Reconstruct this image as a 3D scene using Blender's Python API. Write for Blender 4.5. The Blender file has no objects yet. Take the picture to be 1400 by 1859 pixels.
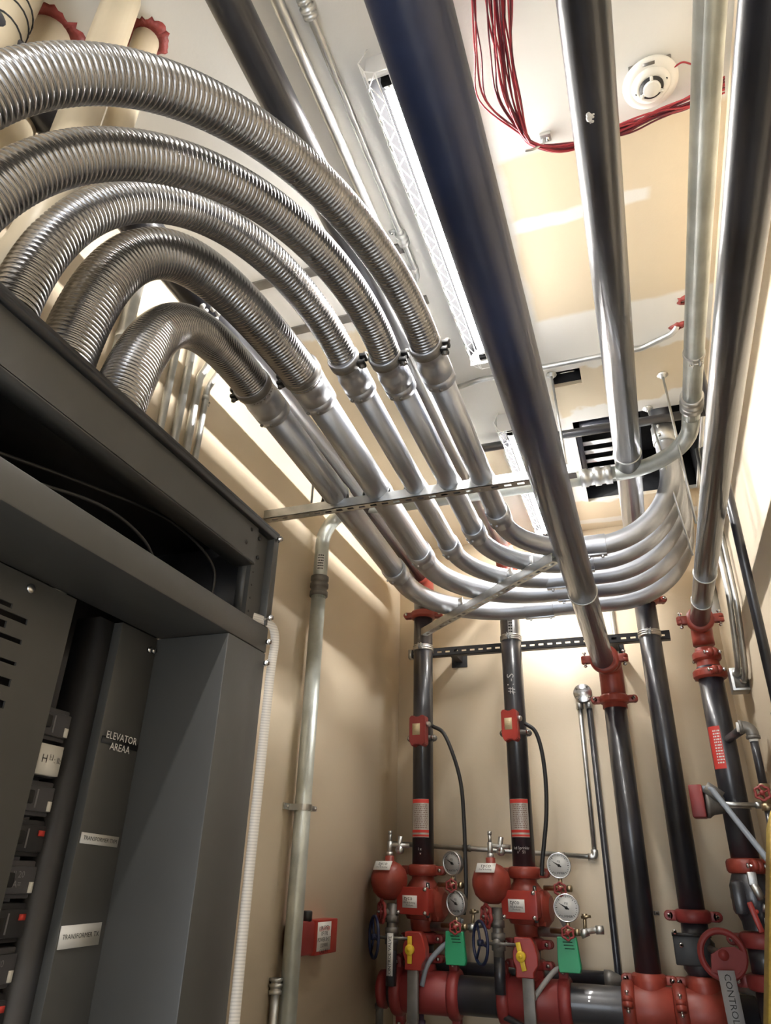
import bpy, bmesh, math, random
from mathutils import Vector, Matrix, noise
random.seed(7)
C = bpy.context.scene.collection
SC = bpy.context.scene
PI = math.pi
# ------------------------------------------------------------------ camera
# all working coordinates are metres measured from the eye point; CZ lifts them so that the floor is z = 0
CZ = 1.45
IW, IH = 1400.0, 1859.0
FOC = 1271.70
RX = Vector((0.94142021, -0.13470482, -0.30916435))   # world X, Y, Z axes seen by the lens
RY = Vector((0.33626892, 0.44433204, 0.83035670))
RZ = Vector((0.02551858, -0.88567694, 0.46360021))
cam = bpy.data.cameras.new('camera'); camo = bpy.data.objects.new('camera', cam); C.objects.link(camo)
cam.sensor_fit = 'VERTICAL'; cam.sensor_height = 24.0; cam.lens = FOC / IH * 24.0
cam.clip_start = 0.02; cam.clip_end = 50
camo.matrix_world = Matrix(((RX[0], -RX[1], -RX[2], 0), (RY[0], -RY[1], -RY[2], 0), (RZ[0], -RZ[1], -RZ[2], CZ), (0, 0, 0, 1)))
SC.camera = camo
# ------------------------------------------------------------------ world, exposure
w = bpy.data.worlds.new('world'); SC.world = w; w.use_nodes = True
w.node_tree.nodes['Background'].inputs[0].default_value = (0.84, 0.91, 1, 1)
w.node_tree.nodes['Background'].inputs[1].default_value = 0.55
SC.view_settings.view_transform = 'Standard'; SC.view_settings.look = 'None'
SC.view_settings.exposure = 3.42; SC.view_settings.gamma = 1.0
SC.view_settings.use_curve_mapping = False
TUBE_STRENGTH = 29.0

# ------------------------------------------------------------------ measuring helper: a sight line met by a plane of the room
def P(px, py, X=None, Y=None, Z=None):
    v = Vector((px - IW/2, py - IH/2, FOC))
    r = Vector((RX.dot(v), RY.dot(v), RZ.dot(v)))
    k = X/r.x if X is not None else (Y/r.y if Y is not None else Z/r.z)
    return r * k
V = Vector
# ------------------------------------------------------------------ materials
MATS = {}
def mat(name, col, rough=0.5, metal=0.0, var=0.0, scale=8.0, bump=0.0, bscale=60.0, col2=None, spec=0.5, emit=None, stretch=None, coat=0.0, space='Object'):
    if name in MATS: return MATS[name]
    m = bpy.data.materials.new(name); m.use_nodes = True; MATS[name] = m
    nt = m.node_tree; b = nt.nodes['Principled BSDF']
    b.inputs['Base Color'].default_value = (*col, 1); b.inputs['Roughness'].default_value = rough
    b.inputs['Metallic'].default_value = metal; b.inputs['Specular IOR Level'].default_value = spec
    b.inputs['Coat Weight'].default_value = coat
    if emit is not None:
        b.inputs['Emission Color'].default_value = (*emit[:3], 1); b.inputs['Emission Strength'].default_value = emit[3]
    tc = nt.nodes.new('ShaderNodeTexCoord')
    src = tc.outputs[space]
    if stretch:
        mp = nt.nodes.new('ShaderNodeMapping'); mp.inputs['Scale'].default_value = stretch
        nt.links.new(src, mp.inputs['Vector']); src = mp.outputs['Vector']
    if var > 0 or col2:
        n = nt.nodes.new('ShaderNodeTexNoise'); n.inputs['Scale'].default_value = scale; n.inputs['Detail'].default_value = 5
        nt.links.new(src, n.inputs['Vector'])
        r = nt.nodes.new('ShaderNodeValToRGB'); r.color_ramp.elements[0].position = 0.32; r.color_ramp.elements[1].position = 0.68
        a = col2 or tuple(c*(1-var) for c in col)
        r.color_ramp.elements[0].color = (*a, 1)
        r.color_ramp.elements[1].color = (*[min(1, c*(1+var*.5)) for c in col], 1)
        nt.links.new(n.outputs['Fac'], r.inputs['Fac']); nt.links.new(r.outputs['Color'], b.inputs['Base Color'])
    if bump > 0:
        n2 = nt.nodes.new('ShaderNodeTexNoise'); n2.inputs['Scale'].default_value = bscale; n2.inputs['Detail'].default_value = 4
        nt.links.new(src, n2.inputs['Vector'])
        bp = nt.nodes.new('ShaderNodeBump'); bp.inputs['Strength'].default_value = bump; bp.inputs['Distance'].default_value = 0.01
        nt.links.new(n2.outputs['Fac'], bp.inputs['Height']); nt.links.new(bp.outputs['Normal'], b.inputs['Normal'])
    return m
GALV = mat('galvanized_steel', (.58, .59, .58), .42, 1, .22, 14, .05, 40)
GALVP = mat('galvanized_pipe', (.60, .635, .60), .42, .55, .25, 9, .06, 50, col2=(.46, .49, .46))
EMT = mat('conduit_steel', (.47, .49, .53), .40, .95, .10, 6, .03, 30)
FLEX = mat('flexible_steel', (.35, .345, .345), .27, 1, .2, 10)
STRUT = mat('strut_steel', (.55, .56, .55), .38, 1, .25, 12, .05, 40)
BLACKP = mat('black_lacquered_pipe', (.022, .023, .030), .34, 0, .5, 5, .04, 30, spec=.7, coat=.25)
BLUEP = mat('black_pipe_blue_haze', (.020, .030, .075), .36, 0, .4, 4, .04, 30, spec=.7, coat=.2)  # blue flare haze put into the black lacquer colour
BLACKST = mat('black_strut_paint', (.02, .02, .022), .5, 0, .3)
BLACK = mat('black_plastic', (.012, .012, .013), .5)
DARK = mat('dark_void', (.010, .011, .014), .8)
RED = mat('red_oxide_paint', (.27, .042, .026), .42, 0, .28, 9, .08, 45)
REDB = mat('bright_red_paint', (.36, .036, .026), .36, 0, .2, 8)
REDD = mat('dull_red_enamel', (.25, .032, .030), .45, 0, .2, 8)
WHITE = mat('white_label', (.72, .71, .68), .6)
INK = mat('black_ink', (.012, .012, .012), .6)
REDINK = mat('red_ink', (.55, .04, .03), .6)
CAB = mat('cabinet_grey_enamel', (.058, .058, .056), .42, 0, .08, 3, .02, 60)
CABD = mat('cabinet_grey_enamel_shaded', (.035, .035, .038), .5, 0, .1, 3)  # cabinet grey darkened to paint in the shade of the interior
TAN = mat('tan_painted_pipe', (.60, .515, .37), .38, 0, .08, 5, .05, 12)
SEAL = mat('red_firestop_sealant', (.22, .032, .026), .55, 0, .35, 20, .4, 60)
BRASS = mat('old_brass', (.42, .34, .22), .38, 1, .3, 20)
CHROME = mat('bright_steel', (.72, .72, .72), .22, 1)
IRON = mat('grey_iron', (.20, .19, .175), .5, .6, .3, 12, .1, 40)
BLUEW = mat('blue_black_handwheel', (.012, .018, .060), .38)
YEL = mat('yellow_handle', (.75, .52, .03), .4)
GREEN = mat('green_tag', (.02, .30, .13), .45, 0, .15, 6)
RUBBER = mat('black_rubber_hose', (.016, .016, .018), .5)
PVCG = mat('grey_flexible_conduit', (.24, .27, .31), .4)
FIXT = mat('fixture_painted_shade', (.007, .007, .0075), .9, spec=.02)  # near-black colour paints in the shade beside the tube
FIXW = mat('white_end_baffle', (.62, .62, .61), .5)
WIREW = mat('white_guard_wire', (.80, .80, .78), .35)
TUBE = mat('lit_tube', (1, 1, 1), .4, emit=(1, .965, .92, TUBE_STRENGTH))
DETECT = mat('white_detector_plastic', (.78, .76, .70), .45)
WIRER = mat('red_cable', (.38, .03, .045), .42)
WIRED = mat('dark_red_cable', (.14, .016, .028), .45)
FIBER = mat('yellow_fibreglass', (.34, .24, .035), .5, 0, .2, 30, stretch=(1, 1, 4))

def wallpaint(name, col, ceil=False):
    m = bpy.data.materials.new(name); m.use_nodes = True
    nt = m.node_tree; b = nt.nodes['Principled BSDF']; L = nt.links
    b.inputs['Roughness'].default_value = .55; b.inputs['Specular IOR Level'].default_value = .35
    g = nt.nodes.new('ShaderNodeNewGeometry'); pos = g.outputs['Position']
    n = nt.nodes.new('ShaderNodeTexNoise'); n.inputs['Scale'].default_value = 2.2; n.inputs['Detail'].default_value = 6
    L.new(pos, n.inputs['Vector'])
    def mix(f, a, bb):
        x = nt.nodes.new('ShaderNodeMix'); x.data_type = 'RGBA'
        L.new(f, x.inputs[0])
        for s, i in ((a, 6), (bb, 7)):
            if isinstance(s, tuple): x.inputs[i].default_value = (*s, 1)
            else: L.new(s, x.inputs[i])
        return x.outputs[2]
    def math_(op, a, bb=None, cl=False):
        x = nt.nodes.new('ShaderNodeMath'); x.operation = op; x.use_clamp = cl
        for s, i in ((a, 0), (bb, 1)):
            if s is None: continue
            if isinstance(s, (int, float)): x.inputs[i].default_value = s
            else: L.new(s, x.inputs[i])
        return x.outputs[0]
    out = mix(n.outputs['Fac'], tuple(c*.96 for c in col), tuple(c*1.03 for c in col))
    if ceil:
        sp = nt.nodes.new('ShaderNodeSeparateXYZ'); L.new(pos, sp.inputs[0])
        nz = nt.nodes.new('ShaderNodeTexNoise'); nz.inputs['Scale'].default_value = 5; nz.inputs['Detail'].default_value = 6
        L.new(pos, nz.inputs['Vector'])
        wob = math_('MULTIPLY', math_('SUBTRACT', nz.outputs['Fac'], .5), .30)
        xx = math_('ADD', sp.outputs['X'], math_('MULTIPLY', wob, .25)); yy = math_('ADD', sp.outputs['Y'], wob)
        yf = math_('ADD', sp.outputs['Y'], math_('MULTIPLY', wob, .22))
        def band(v, a, c, soft):
            return math_('MULTIPLY', math_('MULTIPLY', math_('SUBTRACT', v, a), 1/soft, True), math_('MULTIPLY', math_('SUBTRACT', c, v), 1/soft, True))
        bare = math_('MULTIPLY', band(yf, 1.47, 2.24, .02), band(xx, -.215, .6, .03))
        bare2 = math_('MULTIPLY', band(yy, 2.55, 2.90, .02), band(xx, -.21, .6, .02))
        bare3 = math_('MULTIPLY', band(yy, 3.85, 4.5, .02), band(xx, -.32, .6, .02))
        bare4 = math_('MULTIPLY', band(yy, 3.10, 3.40, .02), band(xx, -.63, -.50, .02))
        bare5 = math_('MULTIPLY', band(yy, 2.05, 4.5, .02), band(xx, -1.6, -.65, .02))
        tape = math_('MULTIPLY', band(yf, 1.71, 1.775, .012), band(xx, -.40, .26, .02))
        tape2 = math_('MULTIPLY', band(yf, 4.08, 4.15, .012), band(xx, -.40, .5, .02))
        f = math_('MAXIMUM', math_('MAXIMUM', bare, bare2), math_('MAXIMUM', bare3, math_('MAXIMUM', bare4, bare5)))
        f = math_('MULTIPLY', f, math_('SUBTRACT', 1.0, math_('MAXIMUM', tape, tape2)))
        out = mix(f, out, (.60, .512, .375))
    L.new(out, b.inputs['Base Color'])
    n2 = nt.nodes.new('ShaderNodeTexNoise'); n2.inputs['Scale'].default_value = 110; L.new(pos, n2.inputs['Vector'])
    bp = nt.nodes.new('ShaderNodeBump'); bp.inputs['Strength'].default_value = .08; bp.inputs['Distance'].default_value = .004
    L.new(n2.outputs['Fac'], bp.inputs['Height']); L.new(bp.outputs['Normal'], b.inputs['Normal'])
    return m
WALL = wallpaint('cream_wall_paint', (.79, .675, .51))
CEIL = wallpaint('ceiling_paint', (.68, .668, .63), True)
FLOOR = mat('grey_concrete', (.56, .55, .52), .6, 0, .15, 3, .1, 30)

# ------------------------------------------------------------------ object builders
WL = {}
def _set(o, label=None, cat=None, group=None, kind=None):
    if label: o['label'] = label
    if cat: o['category'] = cat
    if group: o['group'] = group
    if kind: o['kind'] = kind
    return o
def thing(name, label, cat, loc, group=None):
    o = bpy.data.objects.new(name, None); C.objects.link(o); o.empty_display_size = .05
    loc = V(loc) + V((0, 0, CZ)); o.location = loc; WL[o.name] = loc
    return _set(o, label, cat, group)
def obj(name, bm, m, parent=None, label=None, org=None, sharp=.6):
    for e in bm.edges:
        if len(e.link_faces) == 2: e.smooth = e.calc_face_angle(0) < sharp
    for f in bm.faces: f.smooth = True
    bm.normal_update()
    if org is None:
        if bm.verts:
            xs = [v.co for v in bm.verts]
            org = V([(min(v[i] for v in xs) + max(v[i] for v in xs))/2 for i in range(3)])
            if parent is None: org.z = min(v.z for v in xs)
        else: org = V((0, 0, 0))
    for v in bm.verts: v.co -= org
    me = bpy.data.meshes.new(name); bm.to_mesh(me); bm.free(); me.materials.append(m)
    o = bpy.data.objects.new(name, me); C.objects.link(o)
    wl = V(org) + V((0, 0, CZ)); WL[o.name] = wl
    if parent: o.parent = parent; o.location = wl - WL[parent.name]
    else: o.location = wl
    if label: o['label'] = label
    return o
def solo(name, bm, m, label, cat, group=None, kind=None):
    return _set(obj(name, bm, m), label, cat, group, kind)
def struct(name, bm, m):
    return _set(obj(name, bm, m), kind='structure')
def B(): return bmesh.new()
def frame(ax, hint=None):
    w = V(ax).normalized()
    h = V(hint) if hint is not None else (V((0, 0, 1)) if abs(w.z) < .9 else V((1, 0, 0)))
    u = (h - w*h.dot(w)).normalized(); v = w.cross(u)
    return u, v, w
def box(bm, c, s, ax=None, bev=0.0):
    """box of size s centred at c; ax = (u, v, w) axes"""
    c = V(c); u, v, w = ax or (V((1, 0, 0)), V((0, 1, 0)), V((0, 0, 1)))
    vs = [bm.verts.new(c + u*(s[0]/2*i) + v*(s[1]/2*j) + w*(s[2]/2*k)) for i in (-1, 1) for j in (-1, 1) for k in (-1, 1)]
    fs = [bm.faces.new([vs[i] for i in q]) for q in ((0, 1, 3, 2), (4, 6, 7, 5), (0, 4, 5, 1), (2, 3, 7, 6), (0, 2, 6, 4), (1, 5, 7, 3))]
    if u.cross(v).dot(w) < 0: bmesh.ops.reverse_faces(bm, faces=fs)
    if bev > 0:
        es = list({e for f in fs for e in f.edges})
        bmesh.ops.bevel(bm, geom=es, offset=bev, segments=2, affect='EDGES', profile=.5)
def bb(bm, lo, hi, bev=0.0):
    box(bm, [(a+b)/2 for a, b in zip(lo, hi)], [abs(b-a) for a, b in zip(lo, hi)], None, bev)
def rings(bm, rs, close0=True, close1=True, loop=False):
    """skin a list of rings (each a list of points)"""
    vv = [[bm.verts.new(p) for p in r] for r in rs]; n = len(vv[0])
    for a, b in zip(vv, vv[1:] + ([vv[0]] if loop else [])):
        for i in range(n): bm.faces.new((a[i], a[(i+1) % n], b[(i+1) % n], b[i]))
    if not loop:
        if close0: bm.faces.new(list(reversed(vv[0])))
        if close1: bm.faces.new(vv[-1])
def lathe(bm, base, axis, prof, n=20, hint=None, c0=True, c1=True):
    """prof = [(radius, height along axis), ...]"""
    u, v, w = frame(axis, hint); base = V(base)
    rings(bm, [[base + w*h + (u*math.cos(2*PI*i/n) + v*math.sin(2*PI*i/n))*max(r, 1e-4) for i in range(n)] for r, h in prof], c0, c1)
def cyl(bm, a, b, r, n=16, bev=0.0):
    a, b = V(a), V(b); L = (b-a).length
    if bev: lathe(bm, a, b-a, [(r-bev, 0), (r, bev), (r, L-bev), (r-bev, L)], n)
    else: lathe(bm, a, b-a, [(r, 0), (r, L)], n)
def sweep(pts):
    """parallel-transport frames"""
    pts = [V(p) for p in pts]; T = []
    for i in range(len(pts)):
        t = (pts[min(i+1, len(pts)-1)] - pts[max(i-1, 0)]); T.append(t.normalized())
    u, v, w = frame(T[0]); out = [(u, v, w)]
    for i in range(1, len(pts)):
        q = T[i-1].rotation_difference(T[i]); u = q @ u; u = (u - T[i]*u.dot(T[i])).normalized()
        out.append((u, T[i].cross(u), T[i]))
    return pts, out
def tube(bm, pts, r, n=12, rad=None, loop=False):
    pts, fr = sweep(pts)
    rings(bm, [[p + (f[0]*math.cos(2*PI*i/n) + f[1]*math.sin(2*PI*i/n))*(rad[k] if rad else r) for i in range(n)] for k, (p, f) in enumerate(zip(pts, fr))], loop=loop)
def fillet(pts, r, seg=10):
    """polyline with rounded corners of radius r (number or one per corner)"""
    pts = [V(p) for p in pts]; out = [pts[0]]
    for i in range(1, len(pts)-1):
        ri = r[i-1] if isinstance(r, (list, tuple)) else r
        a = (pts[i-1]-pts[i]).normalized(); b = (pts[i+1]-pts[i]).normalized()
        ang = a.angle(b)
        if ang > PI-.01: out.append(pts[i]); continue
        d = ri/math.tan(ang/2); d = min(d, (pts[i-1]-pts[i]).length*.98, (pts[i+1]-pts[i]).length*.98)
        rr = d*math.tan(ang/2); c = pts[i] + (a+b).normalized()*(rr/math.sin(ang/2))
        s = pts[i]+a*d - c; e = pts[i]+b*d - c; tot = s.angle(e); axn = s.cross(e).normalized()
        for k in range(seg+1): out.append(c + Matrix.Rotation(tot*k/seg, 3, axn) @ s)
    out.append(pts[-1]); return out
def bez(p, n=40):
    p = [V(q) for q in p]; o = []
    for i in range(n+1):
        t = i/n; o.append(p[0]*(1-t)**3 + p[1]*3*(1-t)**2*t + p[2]*3*(1-t)*t*t + p[3]*t**3)
    return o
def catmull(pts, seg=8):
    pts = [V(p) for p in pts]; q = [pts[0]*2-pts[1]] + pts + [pts[-1]*2-pts[-2]]; o = []
    for i in range(1, len(q)-2):
        for k in range(seg):
            t = k/seg; a, b, c, d = q[i-1:i+3]
            o.append(.5*((2*b) + (c-a)*t + (2*a-5*b+4*c-d)*t*t + (3*b-a-3*c+d)*t**3))
    o.append(pts[-1]); return o
def plate(bm, us, vs, holes, f, th):
    """flat plate through f(u, v, w) with rectangular holes; us, vs = outer limits, holes = (u0, u1, v0, v1)"""
    U = sorted({*us, *[x for h in holes for x in h[:2]]}); Vv = sorted({*vs, *[x for h in holes for x in h[2:]]})
    solid = {}
    for i in range(len(U)-1):
        for j in range(len(Vv)-1):
            cu, cv = (U[i]+U[i+1])/2, (Vv[j]+Vv[j+1])/2
            solid[i, j] = not any(h[0] < cu < h[1] and h[2] < cv < h[3] for h in holes)
    cache = {}
    def vt(i, j, k):
        if (i, j, k) not in cache: cache[i, j, k] = bm.verts.new(f(U[i], Vv[j], th*k))
        return cache[i, j, k]
    for (i, j), s in solid.items():
        if not s: continue
        for k in (0, 1): bm.faces.new([vt(i, j, k), vt(i+1, j, k), vt(i+1, j+1, k), vt(i, j+1, k)])
        for di, dj, a, b in ((-1, 0, (i, j), (i, j+1)), (1, 0, (i+1, j), (i+1, j+1)), (0, -1, (i, j), (i+1, j)), (0, 1, (i, j+1), (i+1, j+1))):
            if not solid.get((i+di, j+dj), False): bm.faces.new([vt(*a, 0), vt(*b, 0), vt(*b, 1), vt(*a, 1)])
    bmesh.ops.recalc_face_normals(bm, faces=bm.faces)
def poly(bm, pts, nrm, th):
    """flat outline pts extruded by th along nrm"""
    a = [bm.verts.new(V(p)) for p in pts]; b = [bm.verts.new(V(p)+V(nrm)*th) for p in pts]; n = len(a)
    bm.faces.new(a); bm.faces.new(list(reversed(b)))
    for i in range(n): bm.faces.new((a[(i+1) % n], a[i], b[i], b[(i+1) % n]))
    bmesh.ops.recalc_face_normals(bm, faces=bm.faces)
def words(s, parent, org, right, up, size, m, name='lettering', align='CENTER', curve=None):
    """real lettering: a font outline turned into a mesh on the plane (right, up) at org; curve = (axis point, radius) wraps it round an upright pipe"""
    cu = bpy.data.curves.new('t', 'FONT'); cu.body = s; cu.size = size; cu.align_x = align; cu.align_y = 'CENTER'; cu.resolution_u = 2
    to = bpy.data.objects.new('t', cu); C.objects.link(to)
    dg = bpy.context.evaluated_depsgraph_get(); me = bpy.data.meshes.new_from_object(to.evaluated_get(dg))
    bm = B(); bm.from_mesh(me); bpy.data.objects.remove(to); bpy.data.curves.remove(cu); bpy.data.meshes.remove(me)
    right, up = V(right).normalized(), V(up).normalized(); nrm = right.cross(up)
    for v in bm.verts: v.co = V(org) + right*v.co.x + up*v.co.y + nrm*.0008
    if curve:
        ax, rr = curve
        for v in bm.verts:
            d = V((v.co.x-ax[0], v.co.y-ax[1], 0)); d.normalize(); v.co.x = ax[0]+d.x*rr; v.co.y = ax[1]+d.y*rr
    return obj(name, bm, m, parent)

def bolt(parent, a, d, r=.006, ln=.05, m=None, name='bolt'):
    """hex head, washer, shank and nut along d, centred on a"""
    d = V(d).normalized(); bm = B()
    cyl(bm, V(a)-d*ln/2, V(a)+d*ln/2, r*.62, 8)
    cyl(bm, V(a)-d*(ln/2), V(a)-d*(ln/2-r*1.1), r*1.25, 6); cyl(bm, V(a)+d*(ln/2-r*1.6), V(a)+d*(ln/2-r*.5), r*1.25, 6)
    return obj(name, bm, m or CHROME, parent)
def coupling(parent, c, axis, r, ear, m=None, h=.024, grow=.020, earl=.030):
    """grooved two-bolt coupling round a pipe of radius r"""
    c = V(c); axis = V(axis).normalized(); ear = V(ear); ear = (ear - axis*ear.dot(axis)).normalized(); side = axis.cross(ear)
    bm = B(); R_ = r+grow
    lathe(bm, c, axis, [(r*.98, -h), (r+.007, -h), (R_-.006, -h*.86), (R_, -h*.55), (R_+.001, 0), (R_, h*.55), (R_-.006, h*.86), (r+.007, h), (r*.98, h)], 28)
    for s in (-1, 1):
        pc = c + ear*s*(R_+earl*.28)
        box(bm, pc, (earl*1.15, .042, h*1.55), (ear*s, side, axis), .007)
        for k in (-1, 1): lathe(bm, pc + ear*s*earl*.55 + side*k*.021, side*k, [(h*.78, -.020), (h*.78, -.004), (h*.62, 0)], 14)
    o = obj('coupling', bm, m or RED, parent)
    for s in (-1, 1): bolt(o, c + ear*s*(R_+earl*.80), side, .0075, .082)
    return o
def pipe_clamp(parent, c, axis, r, front, m=None):
    """two-piece strut clamp: ribbed band with a screw ear"""
    c = V(c); axis = V(axis).normalized(); front = V(front); side = axis.cross(front); bm = B()
    for k in (-1, 0, 1): lathe(bm, c + axis*k*.011, axis, [(r, -.0042), (r+.0045, -.003), (r+.0045, .003), (r, .0042)], 28)
    lathe(bm, c, axis, [(r, -.017), (r+.002, -.017), (r+.002, .017), (r, .017)], 28)
    for k in (-1, 1): box(bm, c + front*(r+.011) + side*k*.008, (.024, .004, .034), (front, side, axis))
    o = obj('pipe_clamp', bm, m or STRUT, parent)
    bolt(o, c + front*(r+.013), side, .0045, .034, name='clamp_screw')
    return o
def strut(name, label, a, b, up, open_to, parent=None, mtl=None, w=.041, h=.041, slots=True, pitch=.051, group=None):
    """slotted channel from a to b; the slotted back faces -open_to"""
    a, b = V(a), V(b); w_ = (b-a).normalized(); o_ = V(open_to); o_ = (o_ - w_*o_.dot(w_)).normalized(); s_ = w_.cross(o_); L = (b-a).length
    t = thing(name, label, 'strut channel', (a+b)/2, group) if parent is None else parent
    bm = B(); holes = []
    if slots:
        k = .03
        while k + .03 < L: holes.append((k, k+.028, -.007, .007)); k += pitch
    plate(bm, (0, L), (-w/2, w/2), holes, lambda u, v, q: a + w_*u + s_*v + o_*q, .0025)
    obj('slotted_web', bm, mtl or STRUT, t)
    for s in (-1, 1):
        bm = B()
        box(bm, (a+b)/2 + s_*s*(w/2-.00125) + o_*h/2, (L, .0025, h), (w_, s_, o_))
        box(bm, (a+b)/2 + s_*s*(w/2-.005) + o_*(h-.00125), (L, .0095, .0025), (w_, s_, o_))
        obj('flange', bm, mtl or STRUT, t)
    return t

# ================================================================== the room
XL, XR, YB, ZC, ZF = -1.45, .465, 4.23, 2.02, -CZ
YS = 4.07            # plane behind the black strut that carries the risers
YF = -2.4
h2a, h2b = P(1012, 772, Z=ZC), P(1062, 912, Z=ZC)
H1 = (P(1004, 690, Z=ZC).x, P(1056, 690, Z=ZC).x, P(1030, 672, Z=ZC).y, P(1030, 700, Z=ZC).y)
H2 = (-.142, .455, h2a.y, h2b.y)
bm = B(); plate(bm, (XL-.12, XR+.12), (YF-.12, YB+.12), [H1, H2], lambda u, v, q: V((u, v, ZC+q)), .02); struct('ceiling', bm, CEIL)
bm = B(); bb(bm, (XL-.12, YF-.12, ZF), (XL, YB+.12, ZC)); struct('wall_left', bm, WALL)
YR0 = YF-.12
bm = B(); bb(bm, (XR, YR0, ZF), (XR+.12, YB+.12, ZC)); struct('wall_right', bm, WALL)
bm = B(); bb(bm, (XL, YB, ZF), (XR, YB+.12, ZC)); struct('wall_back', bm, WALL)
DR = (-1.30, .36, ZF, .75)      # unseen opening added behind the viewer to let fill light in
bm = B(); bb(bm, (XL, YF-.12, DR[3]), (XR, YF, ZC)); bb(bm, (XL, YF-.12, ZF), (DR[0], YF, DR[3])); bb(bm, (DR[1], YF-.12, ZF), (XR, YF, DR[3])); struct('wall_front', bm, WALL)
bm = B(); bb(bm, (XL-.12, YF-.12, ZF-.1), (XR+.12, YB+.12, ZF)); struct('floor', bm, FLOOR)

# the ventilation opening over the ceiling and its louvre
t = thing('ceiling_grille', 'dark square ventilation grille with pale slats in the large ceiling opening', 'vent', ((H2[0]+H2[1])/2, (H2[2]+H2[3])/2, ZC+.1))
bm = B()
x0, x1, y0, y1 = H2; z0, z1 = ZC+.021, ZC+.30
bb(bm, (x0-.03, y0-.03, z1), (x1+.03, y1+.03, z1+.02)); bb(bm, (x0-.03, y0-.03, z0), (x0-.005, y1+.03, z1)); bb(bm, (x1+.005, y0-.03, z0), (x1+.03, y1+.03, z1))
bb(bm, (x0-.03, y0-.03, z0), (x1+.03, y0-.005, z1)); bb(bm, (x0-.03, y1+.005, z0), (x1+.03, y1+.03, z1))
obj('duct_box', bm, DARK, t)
GR = mat('grille_slats', (.62, .62, .63), .5)
gx0, gx1 = -.113, .141; gy0 = P(1060, 770, Z=ZC+.02).y; gy1 = P(1070, 880, Z=ZC+.02).y
bm = B()
bb(bm, (gx0-.035, gy0, ZC+.015), (gx0, gy1, ZC+.04)); bb(bm, (gx1, gy0, ZC+.015), (gx1+.035, gy1, ZC+.04))
bb(bm, (gx0-.035, gy0, ZC+.015), (gx1+.035, gy0+.02, ZC+.04)); bb(bm, (gx0-.035, gy1-.09, ZC+.015), (gx1+.035, gy1-.05, ZC+.04))
obj('frame', bm, mat('grille_frame', (.035, .038, .055), .5), t)
for py in (808, 824, 840, 856):
    q = P(1050, py, Z=ZC+.03); bm = B(); box(bm, ((gx0+gx1)/2, q.y, ZC+.03), (gx1-gx0, .044, .004), (V((1, 0, 0)), V((0, .99, .14)), V((0, -.14, .99)))); obj('slat', bm, GR, t)
# small opening
t = thing('ceiling_cutout_box', 'small dark rectangular cutout in the ceiling with a bright rod inside', 'opening', ((H1[0]+H1[1])/2, (H1[2]+H1[3])/2, ZC+.1))
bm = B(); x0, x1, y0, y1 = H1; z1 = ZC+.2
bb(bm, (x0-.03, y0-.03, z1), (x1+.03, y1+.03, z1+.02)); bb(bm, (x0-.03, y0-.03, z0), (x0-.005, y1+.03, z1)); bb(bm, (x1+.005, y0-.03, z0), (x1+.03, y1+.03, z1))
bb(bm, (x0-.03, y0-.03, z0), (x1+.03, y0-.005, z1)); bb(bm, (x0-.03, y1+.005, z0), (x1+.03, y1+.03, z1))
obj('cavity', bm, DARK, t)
bm = B(); cyl(bm, (x0+.005, (y0+y1)/2+.02, ZC+.05), (x1-.005, (y0+y1)/2+.02, ZC+.05), .004, 8); obj('rod', bm, CHROME, t)

# ================================================================== fluorescent strips with wire guards
LX = -.427
def fixture(label, y0, y1):
    t = thing('strip_light', label, 'ceiling light', (LX, (y0+y1)/2, ZC), 'fluorescent strips along the ceiling')
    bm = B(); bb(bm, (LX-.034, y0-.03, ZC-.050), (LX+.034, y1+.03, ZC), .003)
    for sx in (-1, 1): poly(bm, [(LX+sx*.032, y0-.03, ZC-.046), (LX+sx*.054, y0-.03, ZC-.077), (LX+sx*.057, y0-.03, ZC-.077), (LX+sx*.036, y0-.03, ZC-.042)], (0, 1, 0), y1-y0+.06)  # side wings added to keep direct tube light off the ceiling
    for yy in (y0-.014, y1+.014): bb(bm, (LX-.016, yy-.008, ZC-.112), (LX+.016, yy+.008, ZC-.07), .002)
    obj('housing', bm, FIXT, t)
    for yy, zd in ((y0-.032, .100), (y1+.032, .126)): bm = B(); bb(bm, (LX-.058, yy-.004, ZC-zd), (LX+.058, yy+.004, ZC), .002); obj('end_baffle', bm, FIXW, t)  # plates added to block direct light past the tube ends
    bm = B(); cyl(bm, (LX, y0, ZC-.088), (LX, y1, ZC-.088), .0165, 16); obj('tube', bm, TUBE, t)
    bm = B()
    for yy in (y0, y1): cyl(bm, (LX, yy-.012, ZC-.088), (LX, yy+.012, ZC-.088), .0172, 16)
    obj('tube_cap', bm, CHROME, t)
    sec = [(-.044, -.006), (-.068, -.060), (-.050, -.105), (-.018, -.128), (.018, -.128), (.050, -.105), (.068, -.060), (.044, -.006)]
    bm = B(); ya, yb = y0-.06, y1+.06
    for i, (sx, sz) in enumerate(sec):
        if i in (1, 2, 3, 4, 5, 6): cyl(bm, (LX+sx, ya, ZC+sz), (LX+sx, yb, ZC+sz), .0019, 5)
    for yy in (ya, yb): tube(bm, [(LX+sx, yy, ZC+sz) for sx, sz in sec], .0017, 5)
    n = int((yb-ya)/.042)
    for i in range(1, 6):
        a, b = sec[i], sec[i+1]
        if i in (3,): continue
        for k in range(n):
            q0, q1 = (a, b) if (k+i) % 2 else (b, a)
            cyl(bm, (LX+q0[0], ya+(yb-ya)*k/n, ZC+q0[1]), (LX+q1[0], ya+(yb-ya)*(k+1)/n, ZC+q1[1]), .0018, 4)
    obj('wire_guard', bm, WIREW, t)
fixture('lit fluorescent tube with white wire guard, the near one beside the thickest pipe', 1.075, 2.235)
fixture('lit fluorescent tube with white wire guard, the far one at the back wall', 2.85, 4.0)
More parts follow.
